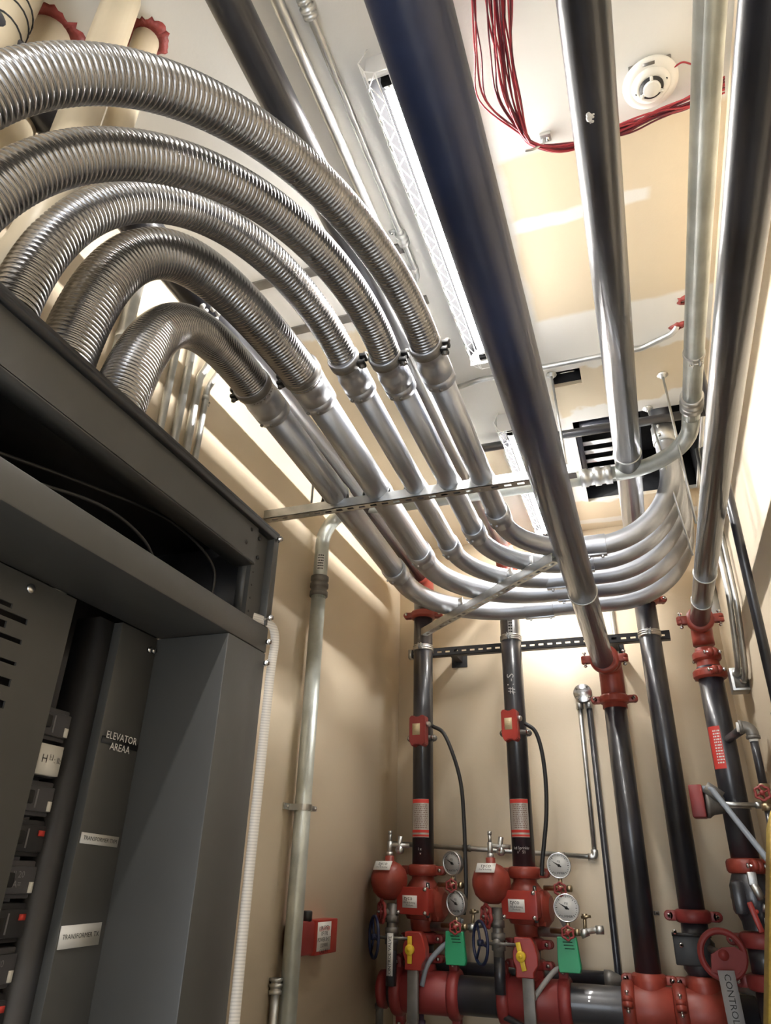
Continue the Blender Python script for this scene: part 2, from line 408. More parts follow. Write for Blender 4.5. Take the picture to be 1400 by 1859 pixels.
fixture('added fluorescent tube with white wire guard, unseen fill light behind the viewer', -1.25, -.10)  # extra strip out of view, added to fill in light

# ================================================================== overhead black sprinkler pipes and their risers
def overhead(name, label, X, Z, r, y0, y1, m, ring_y=(), elbow_to=None):
    t = thing(name, label, 'pipe', (X, (y0+y1)/2, Z))
    bm = B(); cyl(bm, (X, y0, Z), (X, y1, Z), r, 32); obj('pipe', bm, m, t)
    for yy in ring_y:
        bm = B(); lathe(bm, (X, yy, Z), (0, 1, 0), [(r, -.004), (r+.003, -.004), (r+.004, 0), (r+.003, .004), (r, .004)], 32); obj('pipe_seam_ring', bm, GALV, t)
    return t
RP = .057
def yring(px, py, Z): return P(px, py, Z=Z).y
BIG = overhead('overhead_sprinkler_pipe', 'thick black overhead pipe with painted blue haze, nearest to the viewer, running beside the light tube', -.172, 1.065, RP, -1.5, 3.87, BLUEP, (yring(1062, 1098, 1.008),))
t2 = overhead('overhead_sprinkler_pipe', 'black overhead pipe with a white paint blob, between the red cables and the smoke detector', .084, 1.70, RP, -1.5, 3.94, BLACKP, (yring(1138, 842, 1.645),))
q = P(1077, 214, Z=1.645); bm = B()
for k in range(7):
    a = q + V((random.uniform(-.008, .008), random.uniform(-.012, .012), .002)); lathe(bm, a, (0, 0, 1), [(.001, -.004), (.009, -.002), (.010, .006)], 10)
obj('paint_blob', bm, WHITE, t2)
overhead('overhead_sprinkler_pipe', 'black overhead pipe with a bright edge, the rightmost one along the right wall', .318, 1.165, .0445, -1.5, 3.64, BLACKP, (yring(1284, 1058, 1.122), yring(1278, 1106, 1.122)))
overhead('overhead_sprinkler_pipe', 'black overhead pipe passing above the flexible hoses, left of the thin ceiling conduits', -.676, 1.77, .047, -1.5, 3.95, BLACKP)
t1 = overhead('overhead_sprinkler_pipe', 'black overhead pipe smeared with white paint, close to the left wall above the hoses', -1.205, 1.685, RP, -1.5, 3.95, BLACKP)
for (px, py, n) in ((62, 75, 9), (365, 545, 10), (385, 568, 8)):
    q = P(px, py, X=-1.165); bm = B()
    for k in range(n):
        a = V((-1.205, q.y + random.uniform(-.05, .05), 1.685)); an = random.uniform(-1.2, -.1)
        d = V((math.cos(an), 0, math.sin(an)))
        lathe(bm, a + d*RP, d, [(.004, -.004), (random.uniform(.006, .016), -.001), (.005, .003)], 9)
    obj('white_paint_smear', bm, WHITE, t1)

def riser(label, X, Y, ztop, zbot, r, m=BLACKP):
    t = thing('sprinkler_riser', label, 'pipe', (X, Y, zbot))
    bm = B(); cyl(bm, (X, Y, zbot), (X, Y, ztop), r, 32); obj('pipe', bm, m, t)
    return t
def elbow(t, X, Y, Z, r, R, m=RED, leg=.03):
    """90 degree elbow: comes along +Y at height Z, turns down at (X, Y)"""
    bm = B(); pts = fillet([(X, Y-R-.03, Z), (X, Y, Z), (X, Y, Z-R-leg)], R, 10)
    tube(bm, pts, r+.006, 28); obj('elbow', bm, m, t)
X1, X2, XE, X3, X4 = -1.203, -.672, -.129, .085, .325
Y1, Y2, YE, Y3, Y4 = 3.95, 3.95, 3.94, 3.98, 3.69
def zr(py, x, Y): return P(x, py, Y=Y).z
# riser 1
z1t = zr(1118, 765, Y1); z1v = zr(1580, 767, Y1)
R1 = riser('black riser pipe nearest the left corner, with a red coupling at its top', X1, Y1, 1.60, z1v, RP)
elbow(R1, X1, Y1+.02, 1.685, RP, .09); coupling(R1, (X1, Y1, z1t), (0, 0, 1), RP, (1, .15, 0))
pipe_clamp(R1, (X1, Y1, zr(1178, 766, Y1)), (0, 0, 1), RP, V((.0, -1, 0)))
R2 = riser('black riser pipe second from the left corner, with a white sticker under the conduits', X2, Y2, 1.66, zr(1580, 955, Y2), RP)
elbow(R2, X2, Y2+.02, 1.77, RP, .09); coupling(R2, (X2, Y2, 1.56), (0, 0, 1), RP, (1, .15, 0))
pipe_clamp(R2, (X2, Y2, zr(1160, 924, Y2)), (0, 0, 1), RP, V((.0, -1, 0)))
def wrap(parent, name, X, Y, r, z0, z1, a0, a1, m, n=10, label=None):
    """sticker wrapped round an upright pipe between the angles a0..a1 (0 = towards -Y)"""
    bm = B(); g = []
    for k in range(n+1):
        a = a0+(a1-a0)*k/n; d = V((math.sin(a), -math.cos(a), 0)); g.append([bm.verts.new(V((X, Y, z)) + d*(r+q)) for z, q in ((z0, .0004), (z0, .0016), (z1, .0016), (z1, .0004))])
    for a, b in zip(g, g[1:]):
        for i in range(4): bm.faces.new((a[i], b[i], b[(i+1) % 4], a[(i+1) % 4]))
    bm.faces.new(list(reversed(g[0]))); bm.faces.new(g[-1])
    bmesh.ops.recalc_face_normals(bm, faces=bm.faces)
    return obj(name, bm, m, parent, label)
def lines(parent, X, Y, r, z0, z1, a0, a1, rows, m, seed=1, name='print'):
    """rows of small printed dashes on a wrapped sticker, one mesh"""
    rnd = random.Random(seed); bm = B(); hgt = (z1-z0)/rows
    for i in range(rows):
        a = a0
        while a < a1-.03:
            wd = rnd.uniform(.05, .22); b = min(a+wd, a1)
            for k in range(2):
                s0, s1 = a+(b-a)*k/2, a+(b-a)*(k+1)/2; zz = z1-hgt*(i+.75); vs = []
                for (s, z) in ((s0, zz), (s1, zz), (s1, zz+hgt*.5), (s0, zz+hgt*.5)): vs.append(bm.verts.new((X+math.sin(s)*(r+.0022), Y-math.cos(s)*(r+.0022), z)))
                bm.faces.new(vs)
            a = b+rnd.uniform(.03, .07)
    return obj(name, bm, m, parent)
s = wrap(R2, 'sticker', X2, Y2, RP, zr(1156, 926, Y2), zr(1127, 924, Y2), -.05, .42, WHITE, label='white printed sticker'); lines(s, X2, Y2, RP, zr(1155, 926, Y2), zr(1129, 924, Y2), 0, .38, 5, INK, 3)
chalk = mat('chalk_marks', (.45, .45, .44), .8)
words('#1-S', R2, (X2-.005, Y2-RP-.002, zr(1245, 930, Y2)), (0, 0, 1), (-1, 0, 0), .06, chalk, 'chalk_writing', curve=((X2, Y2), RP+.0015))
words('Red Sprinkler\nn°  51', R2, (X2, Y2-RP-.002, zr(1544, 945, Y2)), (1, 0, 0), (0, 0, 1), .019, chalk, 'chalk_writing', curve=((X2, Y2), RP+.0015))
words('l x\n v', R1, (X1, Y1-RP-.002, zr(1546, 765, Y1)), (1, 0, 0), (0, 0, 1), .02, chalk, 'chalk_writing', curve=((X1, Y1), RP+.0015))
SILV = mat('silver_info_label', (.46, .42, .38), .42, .35)
for (R_, X, Y, px) in ((R1, X1, Y1, 766), (R2, X2, Y2, 944)):
    za, zb = zr(1521, px, Y), zr(1452, px, Y); h = zb-za
    s = wrap(R_, 'information_label', X, Y, RP, za, zb, -.95, .85, SILV, 14, 'silver information label with red bands')
    wrap(s, 'red_band', X, Y, RP+.0012, zb-h*.11, zb-h*.01, -.94, .84, REDINK); wrap(s, 'red_band', X, Y, RP+.0012, za+h*.12, za+h*.19, -.94, .84, REDINK); wrap(s, 'red_band', X, Y, RP+.0012, za+h*.02, za+h*.07, -.94, .84, REDINK)
    lines(s, X, Y, RP, za+h*.22, zb-h*.14, -.6, .7, 13, mat('faded_print', (.20, .13, .11), .6), 5)

# riser under the thick pipe
zE = 1.065
RE = riser('black riser pipe under the thick overhead pipe, with red elbow on top', XE-.012, YE+.02, .90, zr(1775, 1178, YE), RP)
elbow(RE, XE-.012, YE+.02, zE, RP, .075, leg=.16); XE_ = XE-.012; YE_ = YE+.02
coupling(RE, (XE_-.02, 3.835, zE), (0, 1, 0), RP, (1, 0, 0)); coupling(RE, (XE_, YE_, zr(1270, 1118, YE_)), (0, 0, 1), RP, (1, 0, 0))
# riser 3
R3 = riser('tall black riser pipe strapped to the black strut, right of the round box', X3, Y3, 1.60, zr(1665, 1257, Y3), RP)
elbow(R3, X3, Y3, 1.70, RP, .08); coupling(R3, (X3, Y3, zr(1090, 1168, Y3)), (0, 0, 1), RP, (1, .25, 0))
pipe_clamp(R3, (X3, Y3, zr(1152, 1176, Y3)), (0, 0, 1), RP, V((0, -1, 0)))
wrap(R3, 'sticker', X3, Y3, RP, zr(1101, 1172, Y3), zr(1094, 1172, Y3), -.3, .55, WHITE)
# riser 4 with elbow and reducer
R4 = riser('stout black riser pipe at the right with a red sticker and red reducer', X4, Y4, zr(1212, 1283, Y4), zr(1575, 1358, Y4), RP)
zt = 1.165; elbow(R4, X4, Y4+.02, zt, .0445, .07)
coupling(R4, (X4-.006, Y4-.085, zt), (0, 1, 0), .0445, (1, 0, 0)); za = zr(1193, 1278, Y4); zb = zr(1225, 1285, Y4)
bm = B(); lathe(bm, (X4, Y4, zb), (0, 0, 1), [(RP, 0), (RP, .015), (.049, za-zb-.01), (.049, za-zb+.04)], 28); obj('reducer', bm, RED, R4)
coupling(R4, (X4, Y4, za), (0, 0, 1), .0455, (.25, -1, 0)); coupling(R4, (X4, Y4, zb), (0, 0, 1), RP, (.25, -1, 0))
s = wrap(R4, 'warning_sticker', X4, Y4, RP, zr(1398, 1310, Y4), zr(1322, 1290, Y4), -1.25, -.15, mat('red_sticker', (.58, .05, .04), .5), 12, 'red sticker with white print')
lines(s, X4, Y4, RP, zr(1390, 1306, Y4), zr(1328, 1292, Y4), -.75, -.2, 12, WHITE, 9)

# ================================================================== galvanised conduit along the ceiling, across and down the left wall
GZ = 1.67; GX = .336; GY = 2.88; GR_ = .0345
t = thing('galvanized_conduit', 'grey galvanised conduit turning left below the ceiling and dropping down the left wall', 'conduit', (XL+.05, GY, ZF+.5))
LXC, LYC = XL+.05, 2.87
lowz = ZF+.05
yb0 = P(1256, 760, Z=GZ).y
bm = B(); cyl(bm, (GX, -1.5, GZ), (GX, yb0-.02, GZ), GR_, 24); obj('pipe', bm, GALVP, t)
xs = P(1110, 866, Y=2.93).x
bm = B(); tube(bm, fillet([(GX, yb0-.03, GZ), (GX, 2.94, GZ), (xs, 2.94, GZ)], .30, 14), GR_, 24); obj('bend', bm, GALVP, t)
bm = B(); cyl(bm, (xs+.02, 2.94, GZ), (-1.05, 2.94, GZ), GR_, 24); obj('pipe', bm, GALVP, t)
bm = B(); tube(bm, fillet([(-1.04, 2.94, GZ), (LXC, 2.87, GZ), (LXC, 2.87, 1.18)], .20, 14), GR_, 24); obj('bend', bm, GALVP, t)
zc = zr(1066, 573, 2.87)
bm = B(); cyl(bm, (LXC, 2.87, zc-.03), (LXC, 2.87, lowz), GR_, 24); obj('pipe', bm, GALVP, t)
def emt_coupling(parent, c, ax, r, L, m=GALV):
    c = V(c); ax = V(ax).normalized(); bm = B(); h = L/2
    lathe(bm, c, ax, [(r, -h), (r+.009, -h), (r+.009, -h*.55), (r+.004, -h*.5), (r+.004, -h*.12), (r+.010, -h*.1), (r+.010, h*.28), (r+.004, h*.32), (r+.004, h*.55), (r+.009, h*.6), (r+.009, h), (r, h)], 24)
    return obj('compression_coupling', bm, m, parent)
emt_coupling(t, (GX, yring(1257, 742, GZ-.03), GZ), (0, 1, 0), GR_, .085); emt_coupling(t, (P(1083, 868, Y=2.94).x, 2.94, GZ), (1, 0, 0), GR_, .14); emt_coupling(t, (LXC, 2.87, zc), (0, 0, 1), GR_, .10, IRON)
s = wrap(t, 'sticker', LXC, 2.87, GR_, zr(1040, 573, 2.87), zr(1012, 573, 2.87), -.1, .9, WHITE, label='small white printed sticker'); lines(s, LXC, 2.87, GR_, zr(1040, 573, 2.87), zr(1012, 573, 2.87), 0, .8, 6, INK, 4)
yy = yring(1257, 655, GZ-.03)
bm = B(); lathe(bm, (GX, yy, GZ), (0, 1, 0), [(GR_, -.008), (GR_+.003, -.008), (GR_+.003, .008), (GR_, .008)], 24); box(bm, (GX-.012, yy, GZ-GR_-.012), (.004, .016, .024)); box(bm, (GX+.012, yy, GZ-GR_-.012), (.004, .016, .024)); o = obj('strap', bm, GALV, t); bolt(o, (GX, yy, GZ-GR_-.014), (1, 0, 0), .004, .045, name='screw')
zz = zr(1466, 540, 2.87)
bm = B(); lathe(bm, (LXC, 2.87, zz), (0, 0, 1), [(GR_, -.012), (GR_+.003, -.012), (GR_+.003, .012), (GR_, .012)], 24); bb(bm, (XL, 2.87-.085, zz-.012), (XL+.006, 2.87+.085, zz+.012)); bb(bm, (XL, 2.833, zz-.012), (LXC, 2.837, zz+.012)); bb(bm, (LXC, 2.87+.03, zz-.010), (LXC+.03, 2.87+.075, zz+.010), .003)
o = obj('pipe_strap', bm, STRUT, t)
bolt(o, (XL+.010, 2.80, zz), (1, 0, 0), .005, .02, name='screw'); bolt(o, (LXC+.01, 2.93, zz), (1, 0, 0), .006, .05, name='screw')

# ================================================================== five conduits with flexible hoses
def flexhose(t, ctrl, r, zcut):
    pts = bez(ctrl, 400); pts = [p for p in pts if p.z >= zcut or p.y > 1.2]
    L = [0]
    for a, b in zip(pts, pts[1:]): L.append(L[-1]+(b-a).length)
    tot = L[-1]; pitch = .0118; per = 8; N = int(tot/pitch)*per; out = []; j = 0
    for k in range(N+1):
        s = tot*k/N
        while j < len(L)-2 and L[j+1] < s: j += 1
        f = (s-L[j])/max(L[j+1]-L[j], 1e-9); out.append(pts[j].lerp(pts[j+1], f))
    out, fr = sweep(out); n = 30; bm = B(); rs = []
    for k, (p, f) in enumerate(zip(out, fr)):
        ring = []
        for i in range(n):
            ph = k/per + i/n
            w_ = abs(math.sin(PI*ph)); q = r - .0060*(1-w_)**2.0
            a = 2*PI*i/n; ring.append(p + (f[0]*math.cos(a)+f[1]*math.sin(a))*q)
        rs.append(ring)
    rings(bm, rs)
    return obj('flexible_hose', bm, FLEX, t, sharp=3)
HOSE = [
 ('c1', [(-1.012, .965, .70), (-1.034, 1.031, 1.228), (-1.096, 1.142, 1.497), (-1.112, 1.678, 1.481)], (-1.112, 3.133, 1.41), .0625, .055, 3.84, 1.385, .345, 1.78, 'innermost steel hose and conduit by the left wall, with the smallest arch'),
 ('c2', [(-1.126, .921, .70), (-1.11, .852, 1.671), (-.909, 1.046, 1.428), (-.923, 1.663, 1.482)], (-.925, 2.967, 1.41), .0650, .054, 3.61, 1.385, .33, 1.55, 'second steel hose and conduit from the left wall, second smallest arch'),
 ('c3', [(-1.039, .728, .70), (-1.014, .541, 1.456), (-.773, 1.098, 1.631), (-.754, 1.638, 1.469)], (-.755, 2.891, 1.395), .0480, .0425, 3.41, 1.37, .31, 1.38, 'middle one of the five steel hoses and conduits, third largest arch'),
 ('c4', [(-1.006, .529, .70), (-.871, .368, 1.31), (-.57, 1.023, 1.553), (-.623, 1.664, 1.467)], (-.61, 2.769, 1.40), .0480, .0435, 3.225, 1.37, .29, 1.26, 'second outermost steel hose and conduit, with the second largest arch'),
 ('c5', [(-1.0, .427, .70), (-.725, .174, 1.359), (-.47, 1.061, 1.581), (-.487, 1.66, 1.47)], (-.476, 2.649, 1.40), .0480, .0440, 3.035, 1.365, .262, 1.17, 'outermost steel hose and conduit, its largest arch crossing the upper left'),
]
TRY = 2.385
for (k, ctrl, bend0, rf, rc, yrun, zrun, xup, Rv, lab) in HOSE:
    t = thing('feeder_conduit', lab, 'conduit', (ctrl[0][0], ctrl[0][1], .853), 'conduits from the cabinet')
    flexhose(t, ctrl, rf, .857)
    bm = B(); p0 = [p for p in bez(ctrl, 400) if p.z >= .857][0]; lathe(bm, (p0.x, p0.y, .853), (0, 0, 1), [(rf+.014, .001), (rf+.014, .012), (rf+.004, .016), (rf+.004, .05), (rf, .052)], 28); obj('hose_connector', bm, GALV, t)
    s = V(ctrl[3]); b0 = V(bend0); d = (b0-s).normalized()
    # hose coupling: clamp band, sleeve, set-screw ring
    u, v, w_ = frame(d)
    bm = B(); lathe(bm, s - d*.050, d, [(rf-.002, 0), (rf+.003, .0008), (rf+.003, .036), (rf+.0005, .0368), (rf-.001, .075), (rc+.009, .088), (rc+.009, .138), (rc+.006, .1388), (rc+.006, .1415), (rc+.009, .1423), (rc+.009, .176), (rc, .177)], 32)
    cp = obj('hose_coupling', bm, EMT, t, sharp=.5)
    bm = B(); lathe(bm, s - d*.048, d, [(rf+.0015, 0), (rf+.0048, .0006), (rf+.0048, .030), (rf+.0015, .0306)], 32); obj('clamp_band', bm, IRON, cp)
    side = V((-1, 0, -.15)) if k in ('c1', 'c2') else V((1, 0, -.15)); side = (side - d*side.dot(d)).normalized(); sd = d.cross(side)
    bm = B(); c0 = s - d*.022 + side*(rf+.012)
    box(bm, c0 + sd*.014, (.024, .014, .030), (side, sd, d), .003); box(bm, c0 - sd*.014, (.024, .014, .030), (side, sd, d), .003)
    obj('clamp_ears', bm, BLACK, cp); bolt(cp, c0 + side*.004, sd, .007, .062, IRON)
    for an in (-.5, .1): e = (V((0, 0, -1))*math.cos(an) + V((1, 0, 0))*math.sin(an)); bm = B(); cyl(bm, s + d*.108 + e*(rc+.006), s + d*.108 + e*(rc+.016), .006, 6); obj('set_screw', bm, IRON, cp)
    bm = B(); cyl(bm, s + d*.10, b0, rc, 30); obj('straight_conduit', bm, EMT, t)
    # set-screw coupling at the bend
    bm = B(); lathe(bm, b0 - d*.02, d, [(rc, 0), (rc+.007, .001), (rc+.007, .095), (rc, .096)], 30)
    for an in (-.7, -.2):
        e = (V((0, 0, -1))*math.cos(an) + V((1, 0, 0))*math.sin(an)); cyl(bm, b0 + d*.025 + e*(rc+.004), b0 + d*.025 + e*(rc+.014), .006, 6)
    obj('set_screw_coupling', bm, EMT, t)
    Rh = min(yrun-b0.y-.05, .52); cx = b0.x
    zend = ZC+.16
    path = fillet([b0, (cx, yrun, zrun), (xup, yrun, zrun), (xup, yrun, zend)], [Rh, .40 if k != 'c5' else .36], 18)
    bm = B(); tube(bm, path, rc, 30); obj('bent_conduit', bm, EMT, t)
    bm = B(); lathe(bm, (xup, yrun, 1.845), (0, 0, 1), [(rc, 0), (rc+.007, .001), (rc+.007, .09), (rc, .091)], 28)
    for zz in (1.865, 1.915): cyl(bm, (xup-.02, yrun-rc-.003, zz), (xup-.02, yrun-rc-.020, zz), .006, 6)
    obj('set_screw_coupling', bm, GALV, t)
    xc = {'c1': (-.56, -.40), 'c2': (-.35, -.22), 'c3': (-.38, -.26), 'c4': (-.22, -.13), 'c5': (-.17, -.06)}[k]
    bm = B(); lathe(bm, (xc[0], yrun, zrun), (1, 0, 0), [(rc, 0), (rc+.007, .001), (rc+.007, xc[1]-xc[0]), (rc, xc[1]-xc[0]+.001)], 30)
    for xx in (xc[0]+.03, xc[1]-.02): cyl(bm, (xx, yrun-.01, zrun-rc-.004), (xx, yrun-.01, zrun-rc-.020), .007, 6)
    box(bm, ((xc[0]+xc[1])/2, yrun-.012, zrun-rc-.006), (xc[1]-xc[0], .02, .008), None, .002)
    obj('set_screw_coupling', bm, EMT, t)
    # strut strap where it crosses the trapeze
    f = (TRY-s.y)/d.y; cc = s + d*f
    bm = B(); lathe(bm, cc, d, [(rc, -.014), (rc+.003, -.014), (rc+.003, .014), (rc, .014)], 30)
    zb_ = 1.4135
    for sx in (-1, 1):
        poly(bm, [(cc.x+sx*(rc+.001), TRY-.016, cc.z+.01), (cc.x+sx*(rc+.001), TRY+.016, cc.z+.01), (cc.x+sx*(rc+.012), TRY+.016, zb_-.02), (cc.x+sx*(rc+.012), TRY-.016, zb_-.02)], (sx, 0, 0), .003)
    o = obj('strut_strap', bm, STRUT, t); bolt(o, (cc.x, TRY, cc.z+rc+.012), (1, 0, 0), .005, .03, name='strap_screw')
# trapezes
zt1 = 1.372
T1 = strut('trapeze_strut', 'grey slotted strut bar under the five conduits, reaching from the left wall', (XL+.004, TRY, zt1), (-.12, TRY, zt1), None, (0, 0, 1), group='strut bars under the conduits')
a, b = V((-1.17, 3.86, 1.285)), V((-.285, 2.985, 1.285))
T2 = strut('trapeze_strut', 'grey slotted strut bar set diagonally under the bends of the conduits', a, b, None, (0, 0, 1), group='strut bars under the conduits')
dd = (b-a).normalized()
for (yr, cx) in ((3.80, -.90), (3.55, -.80), (3.36, -.64), (3.19, -.52), (3.02, -.385)):
    pass
for px, py in ((790, 1092), (872, 1052), (903, 1044), (940, 1022), (985, 1000)):
    q = P(px, py, Z=1.335); k = max(.05, min(.95, (q-a).dot(dd)/(b-a).length)); q = a + (b-a)*k; bm = B()
    nn = V((-dd.y, dd.x, 0)); box(bm, q + V((0, 0, .068)) - nn*.0, (.046, .004, .06), (dd, nn, V((0, 0, 1)))); box(bm, q + V((0, 0, .045)), (.05, .036, .004), (dd, nn, V((0, 0, 1))))
    obj('angle_bracket', bm, STRUT, T2)
# back wall black strut
zs = zr(1168, 1000, YS-.04)
ST3 = strut('wall_strut', 'black slotted strut fixed across the back wall behind the risers', (P(742, 1183, Y=YS-.04).x, YS-.0405, zs), (P(1218, 1160, Y=YS-.04).x, YS-.0405, zs), None, (0, 1, 0), mtl=BLACKST, w=.050, h=.040)
bm = B(); bb(bm, (P(742, 1183, Y=YS-.04).x-.001, YS-.044, zs-.026), (P(748, 1183, Y=YS-.04).x, YS-.001, zs+.026)); obj('cut_end', bm, STRUT, ST3)
for fx in (.18, .80):
    xx = P(742, 1183, Y=YS-.04).x*(1-fx) + P(1218, 1160, Y=YS-.04).x*fx; bm = B(); bb(bm, (xx-.02, YS-.002, zs-.02), (xx+.02, YB, zs+.02)); bb(bm, (xx-.05, YB-.006, zs-.05), (xx+.05, YB, zs+.05), .003); obj('standoff_bracket', bm, BLACKST, ST3)

# threaded rods
def rod(label, a, b):
    t = thing('threaded_rod', label, 'hanger rod', a, 'threaded hanger rods'); bm = B(); cyl(bm, a, b, .0052, 8); obj('rod', bm, GALV, t)
    bm = B(); a = V(a); lathe(bm, a, (0, 0, -1), [(.022, 0), (.024, .004), (.012, .007), (.012, .016), (.006, .017)], 12); obj('rod_flange', bm, GALV, t)
    return t
r1a = P(1203, 680, Z=ZC); rod('thin hanger rod from the ceiling beside the galvanised conduit', r1a, P(1264, 950, Y=r1a.y+.02))
r2a = P(1176, 741, Z=ZC); rod('thin hanger rod in front of the ceiling grille, left of the other one', r2a, P(1258, 1008, Y=r2a.y+.05))
r3a = P(1001, 680, Z=ZC); rod('thin hanger rod beside the small dark ceiling cutout', r3a, (-.155, TRY, 1.43))
rod('thin hanger rod behind the innermost conduit near the left wall', (-1.23, TRY, ZC), (-1.23, TRY, 1.43))

# horizontal black pipe under the ceiling at the grille
q = P(1020, 790, Z=1.95)
t = thing('cross_pipe', 'thin black pipe crossing under the ceiling in front of the grille', 'pipe', (0, q.y, 1.95))
bm = B(); cyl(bm, (-.66, q.y, 1.95), (XR, q.y, 1.95), .022, 18); obj('pipe', bm, BLACKP, t)
# ================================================================== thin conduits on the ceiling and walls
def emt(name, label, pts, r, R, cps=(), straps=(), m=GALV, group=None, n=12):
    t = thing(name, label, 'conduit', pts[0], group); pa = fillet(pts, R, 8); bm = B(); tube(bm, pa, r, n); obj('tube', bm, m, t)
    for c, ax in cps: emt_coupling(t, c, ax, r, .05, m)
    for c, ax, nrm in straps:
        c, ax, nrm = V(c), V(ax).normalized(), V(nrm); sd = ax.cross(nrm); bm = B()
        lathe(bm, c, ax, [(r, -.009), (r+.002, -.009), (r+.002, .009), (r, .009)], 14); box(bm, c - sd*(r+.013) + nrm*(r*.8), (.028, .018, .003), (sd, ax, nrm)); bolt(obj('strap', bm, m, t), c - sd*(r+.016) + nrm*(r*.8), nrm, .004, .02, name='screw')
    return t
ze = ZC-.016
xa, xb = P(560, 0, Z=ze).x, P(757, 510, Z=ze).x; yb_ = P(757, 505, Z=ze).y; xm = (xa+xb)/2
emt('ceiling_conduit', 'thin steel conduit on the ceiling beside the near light tube, ending in a bend', [(xm, -1.4, ze), (xm, yb_, ze), (xm-.12, yb_+.10, ze), (xm-.12, yb_+.4, ze)], .0115, .07,
    cps=[((xm, P(562, 12, Z=ze).y, ze), (0, 1, 0)), ((xm, P(733, 433, Z=ze).y, ze), (0, 1, 0))], straps=[((xm, P(750, 490, Z=ze).y, ze), (0, 1, 0), (0, 0, 1)), ((xm, P(729, 420, Z=ze).y, ze), (0, 1, 0), (0, 0, 1))])
xm = P(600, 220, Z=ze-.01).x
emt('ceiling_conduit', 'steel conduit on the ceiling between the black pipe and the thinner conduit', [(xm, -1.4, ze-.01), (xm, 4.0, ze-.01)], .0175, .05)
yq = P(1000, 663, Z=ze).y; xe = P(1165, 632, Z=ze).x
qe = P(1224, 592, Z=ZC)
emt('ceiling_conduit', 'thin steel conduit crossing the ceiling to a red sealed hole', [(-.60, yq+.02, ze-.005), (P(870, 688, Z=ze).x, yq, ze-.005), (xe, yq, ze-.005), (qe.x, qe.y+.02, ze), (qe.x+.01, qe.y, ZC-.002)], .0125, .08)
# left wall conduits behind the hoses
for i, (px, py, ptop, r, lab) in enumerate(((296, 750, 640, .014, 'leftmost of the four by the shortest hose'), (322, 770, 635, .0155, 'second of the four by the shortest hose'), (343, 790, 668, .0155, 'third of the four, bending at its top'), (357, 815, 690, .0125, 'rightmost of the four, with a small strap'))):
    q = P(px, py, X=XL+.022); zt_ = P(px+12, ptop, X=XL+.022).z
    if i < 2: zt_ = 1.9
    pts = [(XL+.022, q.y, .2), (XL+.022, q.y, zt_-.02)]
    if i >= 2: pts += [(XL+.06, q.y+.03, zt_+.12), (XL+.06, q.y+.03, ZC-.002)]
    emt('wall_conduit', 'thin steel conduit upright on the left wall, ' + lab, pts, r, .08, straps=[((XL+.022, q.y, P(372, 723, X=XL+.02).z), (0, 0, 1), (-1, 0, 0))] if i == 3 else (), group='thin conduits up the left wall')
q = P(232, 580, X=XL+.03); emt('wall_conduit', 'grey conduit on the left wall seen between the two shortest hose arches', [(XL+.03, q.y, .2), (XL+.03, q.y, ZC-.002)], .024, .05, straps=[((XL+.03, q.y, P(212, 600, X=XL+.03).z), (0, 0, 1), (-1, 0, 0))])
q = P(500, 1790, X=XL+.02)
emt('wall_conduit', 'short grey conduit low on the left wall beside the tall galvanised one', [(XL+.021, q.y, ZF+.3), (XL+.021, q.y, q.z+.02)], .016, .05, cps=[((XL+.021, q.y, q.z), (0, 0, 1))])
q = P(615, 842, X=XL+.06); t = thing('small_wall_box', 'small grey box high on the left wall between the two innermost conduits', 'junction box', q)
bm = B(); bb(bm, (XL, q.y-.06, q.z-.04), (XL+.06, q.y+.06, q.z+.04), .003); obj('box', bm, GALV, t); bm = B(); bb(bm, (XL+.0605, q.y-.063, q.z-.043), (XL+.064, q.y+.063, q.z+.043)); obj('cover', bm, GALV, t)
# strips across the ceiling between the hoses
for px, py, lab in ((566, 492, 'nearer'), (622, 579, 'farther')):
    q = P(px, py, Z=ZC); bm = B(); bb(bm, (XL+.002, q.y-.022, ZC-.008), (-.58, q.y+.022, ZC), .002)
    t = thing('ceiling_batten', 'flat grey metal batten across the ceiling above the hoses, the %s one' % lab, 'batten', (-1, q.y, ZC)); obj('strip', bm, IRON, t)

